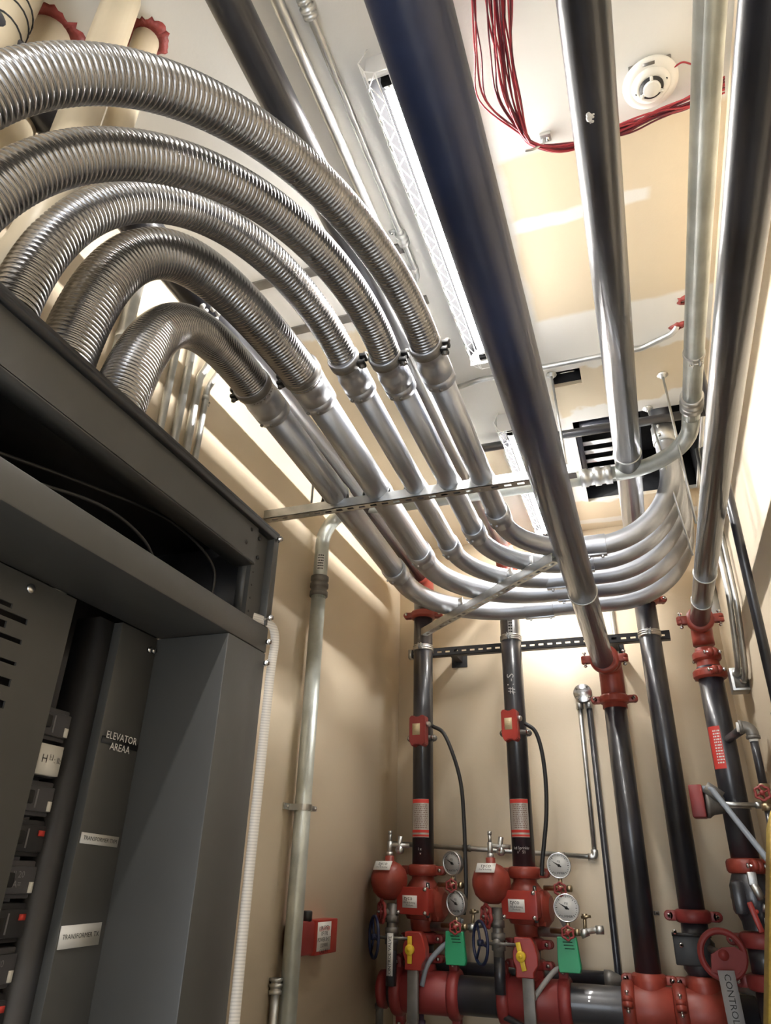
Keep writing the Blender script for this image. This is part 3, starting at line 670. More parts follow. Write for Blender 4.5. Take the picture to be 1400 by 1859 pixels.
# tan painted pipes rising from the cabinet through the ceiling, with firestop
def blob(bm, c, r0, r1, h, n=26, seed=0, a0=0, a1=2*PI):
    rnd = random.Random(seed); f0 = rnd.uniform(0, 6); k = [.72 + .28*math.sin(2*PI*i/n*2+f0) + .14*math.sin(2*PI*i/n*5+f0*2) + rnd.uniform(-.10, .10) + (.28 if rnd.random() < .08 else 0) for i in range(n+1)]
    if a1-a0 > 6.2: k[n] = k[0]
    rs = []
    for i in range(n+1):
        a = a0+(a1-a0)*i/n; d = V((math.cos(a), math.sin(a), 0)); ro = r0+(r1-r0)*k[i]
        rs.append([V(c)+d*(r0*.9), V(c)+d*(r0*.95)+V((0, 0, -h)), V(c)+d*((r0+ro)/2)+V((0, 0, -h*.75*k[i])), V(c)+d*ro])
    rings(bm, rs)
for i, (px, py, r, seal, jog, lab) in enumerate(((92, 62, .054, .045, None, 'stout one in a wide red sealant ring'), (224, -5, .044, .0, 1.12, 'middle one leaving the top of the picture'), (266, 70, .035, .030, 1.52, 'slim one in a red sealant ring'))):
    q = P(px, py, Z=ZC)
    t = thing('painted_pipe', 'upright tan painted pipe behind the hoses, ' + lab, 'pipe', (q.x, q.y, .86), 'tan pipes into the ceiling'); bm = B()
    pts = [(q.x, q.y, ZC+.015), (q.x, q.y, jog), (XL+.07, q.y+.06, jog-.30), (XL+.07, q.y+.06, .86)] if jog else [(q.x, q.y, ZC+.015), (q.x, q.y, .86)]
    tube(bm, fillet(pts, .12, 8), r, 24); obj('pipe', bm, TAN, t)
    if seal: bm = B(); blob(bm, (q.x, q.y, ZC), r, r+seal, .010, 44, i+2); obj('firestop_sealant', bm, SEAL, t, 'rough red sealant')
q = P(18, 22, Z=1.80)
t = thing('painted_pipe', 'tan painted pipe with dark wire wraps in the top left corner', 'pipe', (q.x, q.y, .86), 'tan pipes into the ceiling')
bm = B(); cyl(bm, (q.x, q.y, .86), (q.x, q.y, ZC+.015), .05, 24); obj('pipe', bm, TAN, t)
for zz in (1.70, 1.76, 1.80):
    bm = B(); tube(bm, [(q.x+math.cos(a*PI/10)*.0515, q.y+math.sin(a*PI/10)*.0515, zz+.02*math.cos(a*PI/10+1)) for a in range(20)], .0022, 6, loop=True); obj('wire_wrap', bm, BLACK, t)
for px, py, s_ in ((1231, 592, .028), (1240, 545, .022)):
    q = P(px, py, Z=ZC); bm = B(); blob(bm, q, .010, s_*1.25, .012, 18, px)
    solo('firestop_patch', bm, SEAL, 'lump of red sealant on the ceiling %s the galvanised conduit' % ('where a thin conduit enters beside' if px == 1231 else 'half hidden behind'), 'sealant')

# ================================================================== smoke detector
q = P(1180, 146, Z=ZC-.004); t = thing('smoke_detector', 'round off-white smoke detector on a square plate on the ceiling', 'smoke detector', (q.x, q.y, ZC))
rD = .0; e0, e1 = P(1129, 158, Z=ZC-.01), P(1231, 128, Z=ZC-.01); rD = (e1-e0).length/2
bm = B(); box(bm, (q.x, q.y, ZC-.004), (rD*1.5, rD*1.5, .008), None, .002); obj('mounting_plate', bm, IRON, t)
bm = B(); lathe(bm, (q.x, q.y, ZC-.008), (0, 0, -1), [(rD*.98, 0), (rD, .005), (rD*.99, .012), (rD*.80, .017), (rD*.72, .017)], 48); obj('base', bm, DETECT, t)
bm = B(); lathe(bm, (q.x, q.y, ZC-.023), (0, 0, -1), [(rD*.70, 0), (rD*.69, .006), (rD*.60, .011), (rD*.46, .014), (rD*.44, .013)], 48); obj('head', bm, DETECT, t)
bm = B(); lathe(bm, (q.x, q.y, ZC-.033), (0, 0, -1), [(rD*.43, 0), (rD*.43, .006)], 32); obj('sensing_slot', bm, BLACK, t)
bm = B(); lathe(bm, (q.x, q.y, ZC-.037), (0, 0, -1), [(rD*.30, 0), (rD*.32, .008), (rD*.27, .012)], 32)
for a in range(3): d = V((math.cos(a*2.094+.5), math.sin(a*2.094+.5), 0)); box(bm, V((q.x, q.y, ZC-.041)) + d*rD*.38, (rD*.16, .008, .008), (d, V((-d.y, d.x, 0)), V((0, 0, 1))))
obj('sensor_cap', bm, DETECT, t)
bm = B(); d = V((-.1, -1, 0)).normalized(); box(bm, V((q.x, q.y, ZC-.0255)) + V((-.005, -rD*.84, 0)), (rD*.42, rD*.12, .001)); obj('print_label', bm, IRON, t)
bm = B()
for a in (2.9, -.3): cyl(bm, V((q.x, q.y, ZC-.035)) + V((math.cos(a), math.sin(a), 0))*rD*.55, V((q.x, q.y, ZC-.030)) + V((math.cos(a), math.sin(a), 0))*rD*.55, .004, 8)
obj('pinholes', bm, BLACK, t)
# ================================================================== red cables in a bridle ring
qr = P(972, 262, Z=ZC-.075)
rnd = random.Random(3)
qh = P(990, 246, Z=ZC)
t = thing('cable_hook', 'grey bent steel hook holding the red cables to the ceiling', 'hook', qh); bm = B()
box(bm, qh + V((.0, 0, -.008)), (.034, .028, .016), None, .003); tube(bm, catmull([qh + V((-.008, 0, -.012)), qh + V((-.010, .004, -.05)), P(985, 262, Z=ZC-.075), P(968, 271, Z=ZC-.10), P(952, 274, Z=ZC-.108)], 5), .0042, 8); obj('hook', bm, GALV, t)
bolt(t, qh + V((.006, 0, -.018)), (0, 0, 1), .004, .012, name='screw')
tops = [857, 858, 861, 884, 886, 890, 893, 898, 901, 903, 906, 908, 911, 914, 917, 922, 926, 930]
mids = [862, 872, 866, 902, 890, 906, 898, 904, 908, 912, 915, 918, 922, 926, 914, 930, 932, 928]
for i, (tx, mx) in enumerate(zip(tops, mids)):
    j = lambda s: rnd.uniform(-s, s); sag = .055 + .06*i/len(tops)
    pts = [P(tx-6+j(3), -190, Z=ZC-.03), P(tx+j(2), 0, Z=ZC-.05+j(.01)), P(mx+j(2), 100+j(6), Z=ZC-.07+j(.01)), P(mx+12+j(4), 180+j(4), Z=ZC-.085+j(.01)),
           P(940+i*1.2+j(3), 236+i*.7+j(3), Z=ZC-.085+j(.008)), P(972+j(4), 262+j(5), Z=ZC-.085+j(.006)), P(1030+j(2), 268+j(8), Z=ZC-.07+j(.008)), P(1130+j(3), 234+j(11), Z=ZC-.055+j(.01)), P(1190+j(3), 210+j(9), Z=ZC-.045+j(.01)), P(1255+j(3), 183+j(10), Z=ZC-.04+j(.01)), P(1316, 152+j(16), Z=ZC-.03)]
    bm = B(); tube(bm, catmull(pts, 6), .0027, 6)
    solo('alarm_cable', bm, WIRER if i % 5 in (0, 2, 3) else WIRED, 'red cable of the loose bundle looped through the ceiling hook', 'cable', 'red cables on the ceiling')
bm = B(); tube(bm, catmull([P(1224, 122, Z=ZC-.02), P(1240, 113, Z=ZC-.022), P(1262, 118, Z=ZC-.02), P(1300, 122, Z=ZC-.02)], 6), .0025, 6)
solo('detector_cable', bm, WIRER, 'short single red cable leaving the smoke detector to the right', 'cable')

# ================================================================== electrical cabinet
XF = -.90; XBK = XL+.004; YA, YZ = .10, 1.571; ZT = .853
t = thing('electrical_cabinet', 'tall open grey electrical switchboard cabinet at the left, its doors removed', 'cabinet', (-1.14, .84, ZF))
bm = B()
bb(bm, (XBK, YA, ZF), (XBK+.012, YZ, ZT-.02)); bb(bm, (XBK+.012, YA, ZF), (XF-.03, YA+.01, ZT-.02)); bb(bm, (XBK+.012, YZ-.01, .578), (XF-.03, YZ, ZT-.02))
bb(bm, (XBK+.012, YA, ZT-.022), (XF-.014, YZ, ZT-.010)); bb(bm, (XBK+.012, YA+.01, ZF), (XF-.02, YZ-.01, ZF+.08))
obj('carcass', bm, CABD, t)
bm = B(); bb(bm, (XBK, YA, ZT-.010), (XF, YZ, ZT), .002); bb(bm, (XF-.014, YA, ZT-.026), (XF, YZ, ZT-.010)); obj('shaded_top_rim', bm, BLACK, t)  # edge of the top plate in shade, painted black
bm = B(); yh = 1.474
poly(bm, [(XF-.012, YA, .827), (XF-.012, yh, .827), (XF-.012, yh, .725), (XF-.012, YA, .725)], (-1, 0, 0), .012); bb(bm, (XF-.07, YA, .722), (XF-.012, yh, .727))
hd = obj('header_flange', bm, CAB, t)
bm = B()
for px, py in ((457, 961), (447, 984), (473, 978), (469, 1012)):
    q = P(px, py, X=XF-.012); cyl(bm, q + V((.0005, 0, 0)), q - V((.004, 0, 0)), .0055, 10)
obj('screw_holes', bm, INK, hd)
bm = B(); bb(bm, (XF-.035, yh, .578), (XF-.022, YZ, ZT-.026)); bb(bm, (XF-.035, YZ-.028, .578), (XF, YZ, ZT-.026), .003); bb(bm, (XF-.06, yh, .578), (XF-.035, yh+.006, ZT-.026)); obj('corner_post', bm, CAB, t)
bm = B()
for k in range(6): q = V((XF-.022, yh+.014, .60+.036*k)); cyl(bm, q + V((.0006, 0, 0)), q - V((.002, 0, 0)), .003, 8)
obj('post_holes', bm, INK, t)
bm = B(); bb(bm, (-1.10, YA+.01, .508), (XF, YZ-.008, .575), .004); obj('gutter_sill', bm, CAB, t)
bm = B(); bb(bm, (-1.16, 1.379, ZF), (XF, YZ-.010, .507), .003); obj('side_post', bm, CAB, t)
bm = B(); bb(bm, (-1.125, 1.247, ZF+.08), (-1.10, 1.379, .507), .002); cs = obj('cover_strip', bm, CAB, t)
bm = B(); bb(bm, (-1.19, 1.20, ZF+.08), (-1.124, 1.262, .507)); obj('inner_rail', bm, CABD, t)
bm = B(); cyl(bm, (-1.10, 1.352, .472), (-1.093, 1.352, .472), .007, 10); cyl(bm, (-1.10, 1.367, .474), (-1.093, 1.367, .474), .007, 10); obj('strip_screws', bm, CHROME, cs)
# left cover plate with slots
holes = []
for (x1_, y0_, y1_, ln) in ((18, 1098, 1116, .10), (45, 1126, 1146, .12), (6, 1142, 1152, .08), (35, 1164, 1182, .12), (25, 1205, 1221, .12), (14, 1247, 1259, .11), (3, 1288, 1299, .10)):
    a, b = P(x1_, y0_, X=-1.095), P(x1_, y1_, X=-1.095); holes.append((b.y-ln, b.y, b.z+.012, a.z+.004 if a.z > b.z+.012 else b.z+.026))
holes = [(a, b, c, d) for a, b, c, d in holes]
holes.sort(key=lambda h: -h[2]); zz = None; hs = []
for h in holes:
    if hs and h[3] > hs[-1][2]-.006: h = (h[0], h[1], hs[-1][2]-.024, hs[-1][2]-.008)
    hs.append(h)
bm = B(); plate(bm, (.42, 1.09), (ZF+.08, .505), hs, lambda u, v, q_: V((-1.095-q_, u, v)), .004); cpz = obj('slotted_cover_plate', bm, CAB, t)
q = P(53, 1069, X=-1.095); bm = B(); cyl(bm, q - V((0, 0, 0)), q + V((.008, 0, 0)), .010, 12, .002); obj('cover_screw', bm, CHROME, cpz)
# breakers
BRK = mat('breaker_black', (.030, .030, .034), .4); BRG = mat('breaker_grey_face', (.075, .075, .085), .4)
zb0 = P(110, 1315, X=-1.13).z; zb1 = P(95, 1385, X=-1.13).z; dz = .0705
for i in range(14):
    z = zb0 - dz*i
    if z < ZF+.2: break
    bm = B(); bb(bm, (-1.21, .98, z-.032), (-1.145, 1.198, z+.032), .003); bb(bm, (-1.146, .99, z-.024), (-1.136, 1.195, z+.022), .002); br = obj('breaker', bm, BRG if i % 2 == 0 else BRK, t)
    bm = B(); bb(bm, (-1.137, 1.10, z-.013), (-1.118, 1.128, z+.011), .003); obj('breaker_handle', bm, BLACK, br)
    if i % 2 == 0: bm = B(); bb(bm, (-1.137, 1.182, z-.022), (-1.134, 1.192, z-.004)); obj('handle_tip', bm, WHITE, br, 'white tip')
    elif i > 2: bm = B(); bb(bm, (-1.137, 1.176, z+.004), (-1.133, 1.190, z+.014)); obj('handle_tip', bm, REDINK, br, 'red tip')
    if i == 1:
        bm = B(); bb(bm, (-1.137, 1.112, z-.030), (-1.1165, 1.172, z+.026)); lb = obj('breaker_label', bm, WHITE, br, 'white printed label')
        for k in range(3): words(('H', 'l:I', ': Il:')[k], lb, (-1.1160, 1.127+.017*k, z-.002+.004*(k % 2)), (0, 1, 0), (0, 0, 1), .022 - .006*(k > 0), INK)
    elif i in (4, 6): words('II 20\nA=', br, (-1.1340, 1.15, z), (0, 1, 0), (0, 0, 1), .016, mat('faint_print', (.22, .22, .24), .5))
    else:
        for k in (1.06, 1.075, 1.15): bm = B(); bb(bm, (-1.137, k-.001, z-.018), (-1.1345, k+.002, z+.016)); obj('breaker_rib', bm, mat('faint_print', (.22, .22, .24), .5), br)
def nameplate(px0, py0, px1, py1, txt, mp, mi, size, lab, tilt=0):
    a, b = P(px0, py0, X=-1.099), P(px1, py1, X=-1.099); c = (a+b)/2; r_ = V((0, math.cos(tilt), math.sin(tilt))); u_ = V((0, -math.sin(tilt), math.cos(tilt)))
    bm = B(); box(bm, (-1.0985, c.y, c.z), (abs(b.y-a.y), abs(a.z-b.z), .002), (r_, u_, V((1, 0, 0)))); o = obj('nameplate', bm, mp, cs, lab)
    words(txt, o, (-1.0972, c.y, c.z + (.006 if mp is WHITE else 0)), r_, u_, size, mi)
nameplate(186, 1335, 248, 1364, 'ELEVATOR\nAREAA', BLACK, WHITE, .0215, 'black nameplate with white lettering', -.0)
nameplate(148, 1512, 212, 1537, 'TRANSFORMER TXM', mat('paper_label', (.52, .51, .48), .6), INK, .0112, 'off-white nameplate, upper of the two', -.03)
nameplate(112, 1680, 177, 1716, 'TRANSFORMER TX', mat('paper_label', (.52, .51, .48), .6), INK, .0120, 'off-white nameplate, lower of the two', .02)
# bolts on the right edge
for px, py, ln in ((500, 982, .045), (482, 1124, .045), (484, 1166, .02), (483, 1206, .02)):
    q = P(px, py, X=XF); q = V((XF+.004, min(q.y, YZ-.012), q.z)); bolt(t, q, (.9, -.42, 0), .0065, ln)
# cables lying in the gutter
for k, pts in enumerate(([(-1.0, 1.43, .60), (-.99, 1.40, .70), (-1.0, 1.22, .74), (-1.02, .95, .70), (-1.03, .6, .62)], [(-.96, 1.16, .585), (-.95, 1.08, .625), (-.96, .95, .640), (-.98, .75, .60)])):
    bm = B(); tube(bm, catmull(pts, 8), .004, 7); solo('loose_wire', bm, BLACK, 'thin black wire in the dark cabinet gutter, %s' % ('the long arched one' if k == 0 else 'the short one by the sill'), 'wire')
# pull tape
TAPEM = bpy.data.materials.new('woven_pull_tape'); TAPEM.use_nodes = True; nt = TAPEM.node_tree; bs = nt.nodes['Principled BSDF']; bs.inputs['Roughness'].default_value = .7
g = nt.nodes.new('ShaderNodeNewGeometry'); sx = nt.nodes.new('ShaderNodeSeparateXYZ'); nt.links.new(g.outputs['Position'], sx.inputs[0])
m1 = nt.nodes.new('ShaderNodeMath'); m1.operation = 'MULTIPLY'; m1.inputs[1].default_value = 150; nt.links.new(sx.outputs['Z'], m1.inputs[0])
m2 = nt.nodes.new('ShaderNodeMath'); m2.operation = 'FRACT'; nt.links.new(m1.outputs[0], m2.inputs[0])
m3 = nt.nodes.new('ShaderNodeMath'); m3.operation = 'GREATER_THAN'; m3.inputs[1].default_value = .55; nt.links.new(m2.outputs[0], m3.inputs[0])
mx_ = nt.nodes.new('ShaderNodeMix'); mx_.data_type = 'RGBA'; mx_.inputs[6].default_value = (.62, .59, .54, 1); mx_.inputs[7].default_value = (.50, .475, .44, 1); nt.links.new(m3.outputs[0], mx_.inputs[0]); nt.links.new(mx_.outputs[2], bs.inputs['Base Color'])
def ribbon(bm, pts, wds, n0, th):
    pts = catmull(pts, 8); rs = []
    for i, p in enumerate(pts):
        d = (pts[min(i+1, len(pts)-1)]-pts[max(i-1, 0)]).normalized(); nn = V(n0); s_ = d.cross(nn).normalized(); nn = s_.cross(d).normalized()
        f = i/(len(pts)-1); w_ = wds[0]+(wds[1]-wds[0])*f
        rs.append([p+s_*w_/2+nn*th/2, p-s_*w_/2+nn*th/2, p-s_*w_/2-nn*th/2, p+s_*w_/2-nn*th/2])
    rings(bm, rs)
bm = B(); ty = YZ+.010
ribbon(bm, [(-1.0, 1.36, .582), (-.955, 1.46, .592), (-.905, 1.545, .590), (XF+.010, ty, .560), (XF+.008, ty, .45), (XF+.006, ty+.002, .2), (XF+.004, ty+.003, -.1), (XF+.006, ty+.002, -.35), (XF+.008, ty, -.9)], (.022, .024), (.6, -.8, .1), .0018)
solo('pull_tape', bm, TAPEM, 'white woven pull tape hanging down along the cabinet edge', 'tape')

# ================================================================== fire alarm horn box on the left wall
a, b = P(545, 1668, X=XL), P(612, 1732, X=XL); yb1 = b.y
t = thing('alarm_horn', 'red alarm box with a white notice on the left wall beside the galvanised conduit', 'alarm', (XL, a.y, b.z))
D_ = .062
ya_, yb_, yc_ = P(540, 1700, X=XL+D_).y, P(574, 1700, X=XL+D_).y, P(612, 1700, X=XL+D_).y
zlo, zhi = P(592, 1732, X=XL+D_).z, P(592, 1669, X=XL+D_).z
bm = B(); bb(bm, (XL, ya_, zlo+.004), (XL+D_-.010, yb_+.03, zhi-.002), .012); obj('back_box', bm, REDD, t)
bm = B(); bb(bm, (XL, yb_, zlo), (XL+D_, yc_, zhi), .004); fb = obj('front_cover', bm, REDB, t)
yg = P(557, 1668, X=XL+.03).y; bm = B(); cyl(bm, (XL+.03, yg, zhi-.004), (XL+.03, yg, zhi+.034), .022, 14, .004); obj('cable_gland', bm, BLACK, t)
yn0, yn1 = P(576, 1700, X=XL+D_).y, P(600, 1700, X=XL+D_).y; zm_ = (zlo+zhi)/2+.003
bm = B(); box(bm, (XL+D_+.0008, (yn0+yn1)/2, zm_), (yn1-yn0, (zhi-zlo)*.82, .0015), (V((0, 1, 0)), V((0, 0, 1)), V((1, 0, 0)))); nb = obj('notice', bm, WHITE, fb, 'white printed notice')
words('ELEVATOR', nb, (XL+D_+.0018, (yn0+yn1)/2, zhi-.034), (0, 1, 0), (0, 0, 1), (yn1-yn0)*.17, REDINK)
words('IN CASE\nOF FIRE\nPOWER SHUT\nDOWN\nCALL 911', nb, (XL+D_+.0018, (yn0+yn1)/2, zm_-.012), (0, 1, 0), (0, 0, 1), (yn1-yn0)*.155, INK)

# ================================================================== back wall: round box with two pipes, thin trim pipes
q = P(1058, 1258, Y=YB-.05); t = thing('round_junction_box', 'round silver junction box on the back wall with two pipes below', 'junction box', (q.x, YB, q.z))
bm = B(); lathe(bm, (q.x, YB, q.z), (0, -1, 0), [(.050, 0), (.050, .045), (.045, .047)], 28)
for s_ in (-1, 1): cyl(bm, (q.x+s_*.026, YB-.025, q.z-.045), (q.x+s_*.026, YB-.025, q.z-.085), .020, 14)
obj('body', bm, GALV, t)
bm = B(); lathe(bm, (q.x, YB-.047, q.z), (0, -1, 0), [(.052, 0), (.053, .003), (.050, .005)], 32); cv = obj('cover', bm, CHROME, t)
bm = B()
for a in range(4): cyl(bm, (q.x+.043*math.cos(a*PI/2+.9), YB-.052, q.z+.043*math.sin(a*PI/2+.9)), (q.x+.043*math.cos(a*PI/2+.9), YB-.055, q.z+.043*math.sin(a*PI/2+.9)), .005, 8)
obj('cover_screws', bm, IRON, cv)
words('WARNING\n- -- ---- -\n------ ---\nMADE IN USA', cv, (q.x, YB-.0525, q.z), (1, 0, 0), (0, 0, 1), .014, IRON)
qx = q
zc_ = P(1084, 1556, Y=YB-.025).z; xl_ = P(1086, 1556, Y=YB-.025).x
t = thing('steel_trim_pipe', 'thin steel pipe down from the round box and along the back wall behind the risers', 'pipe', (qx.x, YB, zc_))
ztp = qx.z-.08
bm = B(); cyl(bm, (qx.x-.026, YB-.025, ztp), (qx.x-.026, YB-.025, zc_), .0125, 12); obj('pipe', bm, GALV, t)
xw = P(712, 1531, Y=YB-.06).x
bm = B(); cyl(bm, (qx.x-.03, YB-.025, zc_), (xw, YB-.055, P(712, 1531, Y=YB-.06).z), .0125, 12); obj('pipe', bm, GALV, t)
def fitting(parent, c, ax, r, L=.03, m=GALV, name='pipe_fitting', grow=.006):
    bm = B(); c = V(c); ax = V(ax).normalized(); lathe(bm, c-ax*L/2, ax, [(r, 0), (r+grow, .001), (r+grow, L*.25), (r+grow*.6, L*.3), (r+grow*.6, L*.7), (r+grow, L*.75), (r+grow, L-.001), (r, L)], 14); return obj(name, bm, m, parent)
bm = B(); tube(bm, fillet([(qx.x-.026, YB-.025, zc_+.035), (qx.x-.026, YB-.025, zc_), (qx.x-.061, YB-.025, zc_)], .016, 6), .018, 12); obj('elbow', bm, GALV, t)
for px, py in ((848, 1540), (1018, 1554)):
    q = P(px, py, Y=YB-.04); fitting(t, (q.x, YB-.035-.02*(qx.x-q.x), P(px, py, Y=YB-.04).z), (1, 0, 0), .0125, .045, IRON)
# black thin pipe from the round box to the floor
b0_ = P(1133, 1775, Y=YB-.045)
t = thing('thin_black_pipe', 'thin black pipe from the round box down the back wall to the floor', 'pipe', (qx.x+.026, YB-.025, ZF)); bm = B(); tube(bm, [(qx.x+.026, YB-.025, ztp), (qx.x+.03, YB-.04, ZF)], .0165, 14); obj('pipe', bm, BLACKP, t)
# thin vertical conduit behind the thick pipe's end
q0 = P(1112, 1120, Y=YB-.02); q1 = P(1200, 1700, Y=YB-.02)
emt('wall_conduit', 'thin steel conduit upright on the back wall between the two right-hand risers', [(q0.x, YB-.016, 1.9), (q0.x, YB-.016, ZF)], .0115, .05, straps=[((q0.x, YB-.016, P(1197, 1658, Y=YB-.02).z), (0, 0, 1), (0, 1, 0))])

# ================================================================== alarm valve sets on the two left risers
def bowl(bm, c, prof, n=26): lathe(bm, c, (0, 0, 1), prof, n)
def handwheel(parent, c, ax, r, m, spokes=3, rim=.007, name='handwheel', wavy=0):
    u, v, w_ = frame(ax); c = V(c); bm = B(); n = 32 if not wavy else wavy*6
    tube(bm, [c + (u*math.cos(2*PI*i/n)+v*math.sin(2*PI*i/n))*(r*(1+(.10*math.cos(2*PI*i/n*wavy) if wavy else 0))) for i in range(n)], rim, 8, loop=True)
    for k in range(spokes):
        a = 2*PI*k/spokes+.4; d = u*math.cos(a)+v*math.sin(a); cyl(bm, c - w_*.012*0, c + d*r, rim*.75, 8)
    cyl(bm, c - w_*.012, c + w_*.012, rim*1.9, 12)
    return obj(name, bm, m, parent)
DIAL = mat('gauge_dial', (.62, .62, .60), .4)
def gauge(name_lab, c, r, nrm, needle, dirty=False):
    t = thing('pressure_gauge', name_lab, 'gauge', c, 'pressure gauges on the alarm valves'); c = V(c); nrm = V(nrm).normalized(); up = V((0, 0, 1)); right = up.cross(nrm); right = right.normalized(); up = nrm.cross(right)
    bm = B(); lathe(bm, c - nrm*.028, nrm, [(r*.85, 0), (r*.97, .004), (r*.97, .026), (r*1.04, .028), (r*1.04, .034), (r*.95, .036), (r*.93, .030)], 32); cyl(bm, c - up*r*.95 - nrm*.01, c - up*(r+.030) - nrm*.01, .009, 8); obj('case', bm, CHROME if not dirty else GALV, t)
    bm = B(); lathe(bm, c + nrm*.001, nrm, [(r*.94, 0), (r*.94, .0015)], 32); di = obj('dial', bm, mat('dull_gauge_dial', (.36, .36, .35), .5) if dirty else DIAL, t)
    bm = B(); f = c + nrm*.0032
    for k in range(25):
        a = math.radians(225-270*k/24); d = right*math.cos(a)+up*math.sin(a); L = .14 if k % 4 == 0 else .08
        s_ = d.cross(nrm); wd = .0009 if k % 4 else .0013
        vs = [bm.verts.new(f + d*r*.86 + s_*wd), bm.verts.new(f + d*r*.86 - s_*wd), bm.verts.new(f + d*r*(.86-L) - s_*wd), bm.verts.new(f + d*r*(.86-L) + s_*wd)]; bm.faces.new(vs)
    obj('scale_marks', bm, INK, di)
    a = math.radians(needle); d = right*math.cos(a)+up*math.sin(a); s_ = d.cross(nrm); bm = B(); poly(bm, [f + d*r*.72, f + s_*r*.07, f - d*r*.22 + s_*r*.05, f - d*r*.22 - s_*r*.05, f - s_*r*.07], nrm, .0012); cyl(bm, f, f + nrm*.003, r*.12, 12); obj('needle', bm, INK, di)
    words('PSI', di, f + up*r*.30, right, up, r*.24, INK); words('SUMMER' if not dirty else 'WATER', di, f - up*r*.62, right, up, r*.24, INK)
    return t
def valve_set(which, X, Y, dirty, ordn):
    rx = X - X1; ry = Y - Y1
    def Q(px, py, dy=0.0):
        q = P(px, py, Y=Y1-dy); return V((q.x+rx, q.y+ry, q.z))
    # ---- alarm check valve
    t = thing('alarm_check_valve', 'red alarm check valve with a white maker label and bolted cover on the %s riser' % which, 'valve', (X, Y, Q(768, 1735).z), 'alarm check valves')
    z = lambda py, dy=0: P(768, py, Y=Y1-dy).z
    zt_, zm, zb_ = z(1600), z(1640), z(1690)
    bm = B(); lathe(bm, (X, Y, zb_), (0, 0, 1), [(RP, 0), (RP+.004, .01), (.066, .05), (.082, z(1668)-zb_), (.098, z(1655)-zb_), (.103, zm-zb_), (.098, z(1618)-zb_), (.075, z(1604)-zb_), (RP+.002, z(1596)-zb_), (RP, z(1588)-zb_)], 30)
    lathe(bm, (X, Y, zm), (1, -.12, 0), [(.085, .02), (.082, .10), (.055, .125), (.02, .128)], 20)
    for a in (-.3, .1): 
        d = V((math.sin(a+.9), -math.cos(a+.9), 0)); box(bm, V((X, Y, zm)) + d*.10, (.035, .014, .15), (d, V((-d.y, d.x, 0)), V((0, 0, 1))), .005)
    obj('body', bm, RED, t)
    # cover on the front-left
    cn = V((-.22, -1, 0)).normalized(); cr = V((0, 0, 1)).cross(cn)*-1; cr = cn.cross(V((0, 0, 1)))*1.0; cr = V((-cn.y, cn.x, 0)); 
    ca, cb = Q(722, 1610, .145), Q(781, 1661, .145); cc = (ca+cb)/2; wdt, hgt = abs(cb.x-ca.x)+.01, abs(ca.z-cb.z)
    bm = B(); box(bm, cc - cn*.030, (wdt*.88, hgt*.9, .08), (cr, V((0, 0, 1)), cn), .008); box(bm, cc + cn*.010, (wdt, hgt*1.04, .016), (cr, V((0, 0, 1)), cn), .006); cv = obj('cover_plate', bm, REDB, t)
    for sx in (-1, 1):
        for sz in (-1, 1): bolt(cv, cc + cr*sx*wdt*.42 + V((0, 0, sz*hgt*.44)) + cn*.02, cn, .008, .02)
    lc = cc + cn*.0192 + cr*(-.012) + V((0, 0, -.004))
    bm = B(); box(bm, lc, (wdt*.46, hgt*.46, .0015), (cr, V((0, 0, 1)), cn)); lb = obj('maker_label', bm, WHITE, cv, 'white maker label')
    words('tyco', lb, lc + cn*.001 + V((0, 0, hgt*.12)) - cr*wdt*.04, cr, (0, 0, 1), .027, INK); words('Fire & Building\nProducts', lb, lc + cn*.001 - V((0, 0, hgt*.09)), cr, (0, 0, 1), .0108, INK)
    ga = Q(777, 1634, .13); bm = B(); box(bm, ga, (.016, .02, .155), None, .004); obj('clapper_slot', bm, BLACK, t)
    bm = B(); tube(bm, [ga + V((.002, -.012, .07-.02*k)) + V((.004*math.sin(k*2.1), 0, 0)) for k in range(8)], .003, 6); obj('slot_cable', bm, CHROME, t)
    coupling(t, (X, Y, z(1580)), (0, 0, 1), RP, (1, -.1, 0), h=.028, grow=.024)
    coupling(t, (X, Y, z(1702)), (0, 0, 1), RP, (1, -.2, 0), REDD, h=.025)
    bm = B(); cyl(bm, (X, Y, z(1700)), (X, Y, z(1765)), RP*.96, 24); obj('lower_pipe', bm, BLACKP, t)
    coupling(t, (X, Y, z(1738)), (0, 0, 1), RP, (1, -.2, 0), REDD, h=.023)
    # ---- retard chamber
    pc = Q(707, 1585, .12); r0 = .094; zt2, zb2 = Q(706, 1562, .12).z, Q(712, 1634, .12).z; H = zt2-zb2
    t2 = thing('retard_chamber', 'red pot-bellied pressure chamber with a white label behind the %s alarm valve' % which, 'chamber', (pc.x, pc.y, zb2), 'retard chambers')
    bm = B(); bowl(bm, (pc.x, pc.y, zb2), [(.032, 0), (.056, H*.07), (.080, H*.20), (r0, H*.43), (r0, H*.58), (r0*.88, H*.77), (r0*.58, H*.92), (.024, H*.985), (.024, H+.02), (.018, H+.022)], 30); pot = obj('pot', bm, RED, t2)
    ln = V((-.15, -.80, .58)).normalized(); lr = V((1, -.18, 0)); lr = (lr - ln*lr.dot(ln)).normalized(); lu = ln.cross(lr)
    lc = V((pc.x-.006, pc.y-r0*.78, zb2+H*.82)) + ln*.012
    bm = B(); box(bm, lc, (.098, .050, .0015), (lr, lu, ln)); lb = obj('maker_label', bm, WHITE, t2, 'white maker label')
    words('tyco', lb, lc + ln*.001 + lu*.010, lr, lu, .030, INK); words('Fire & Building', lb, lc + ln*.001 - lu*.010, lr, lu, .011, INK)
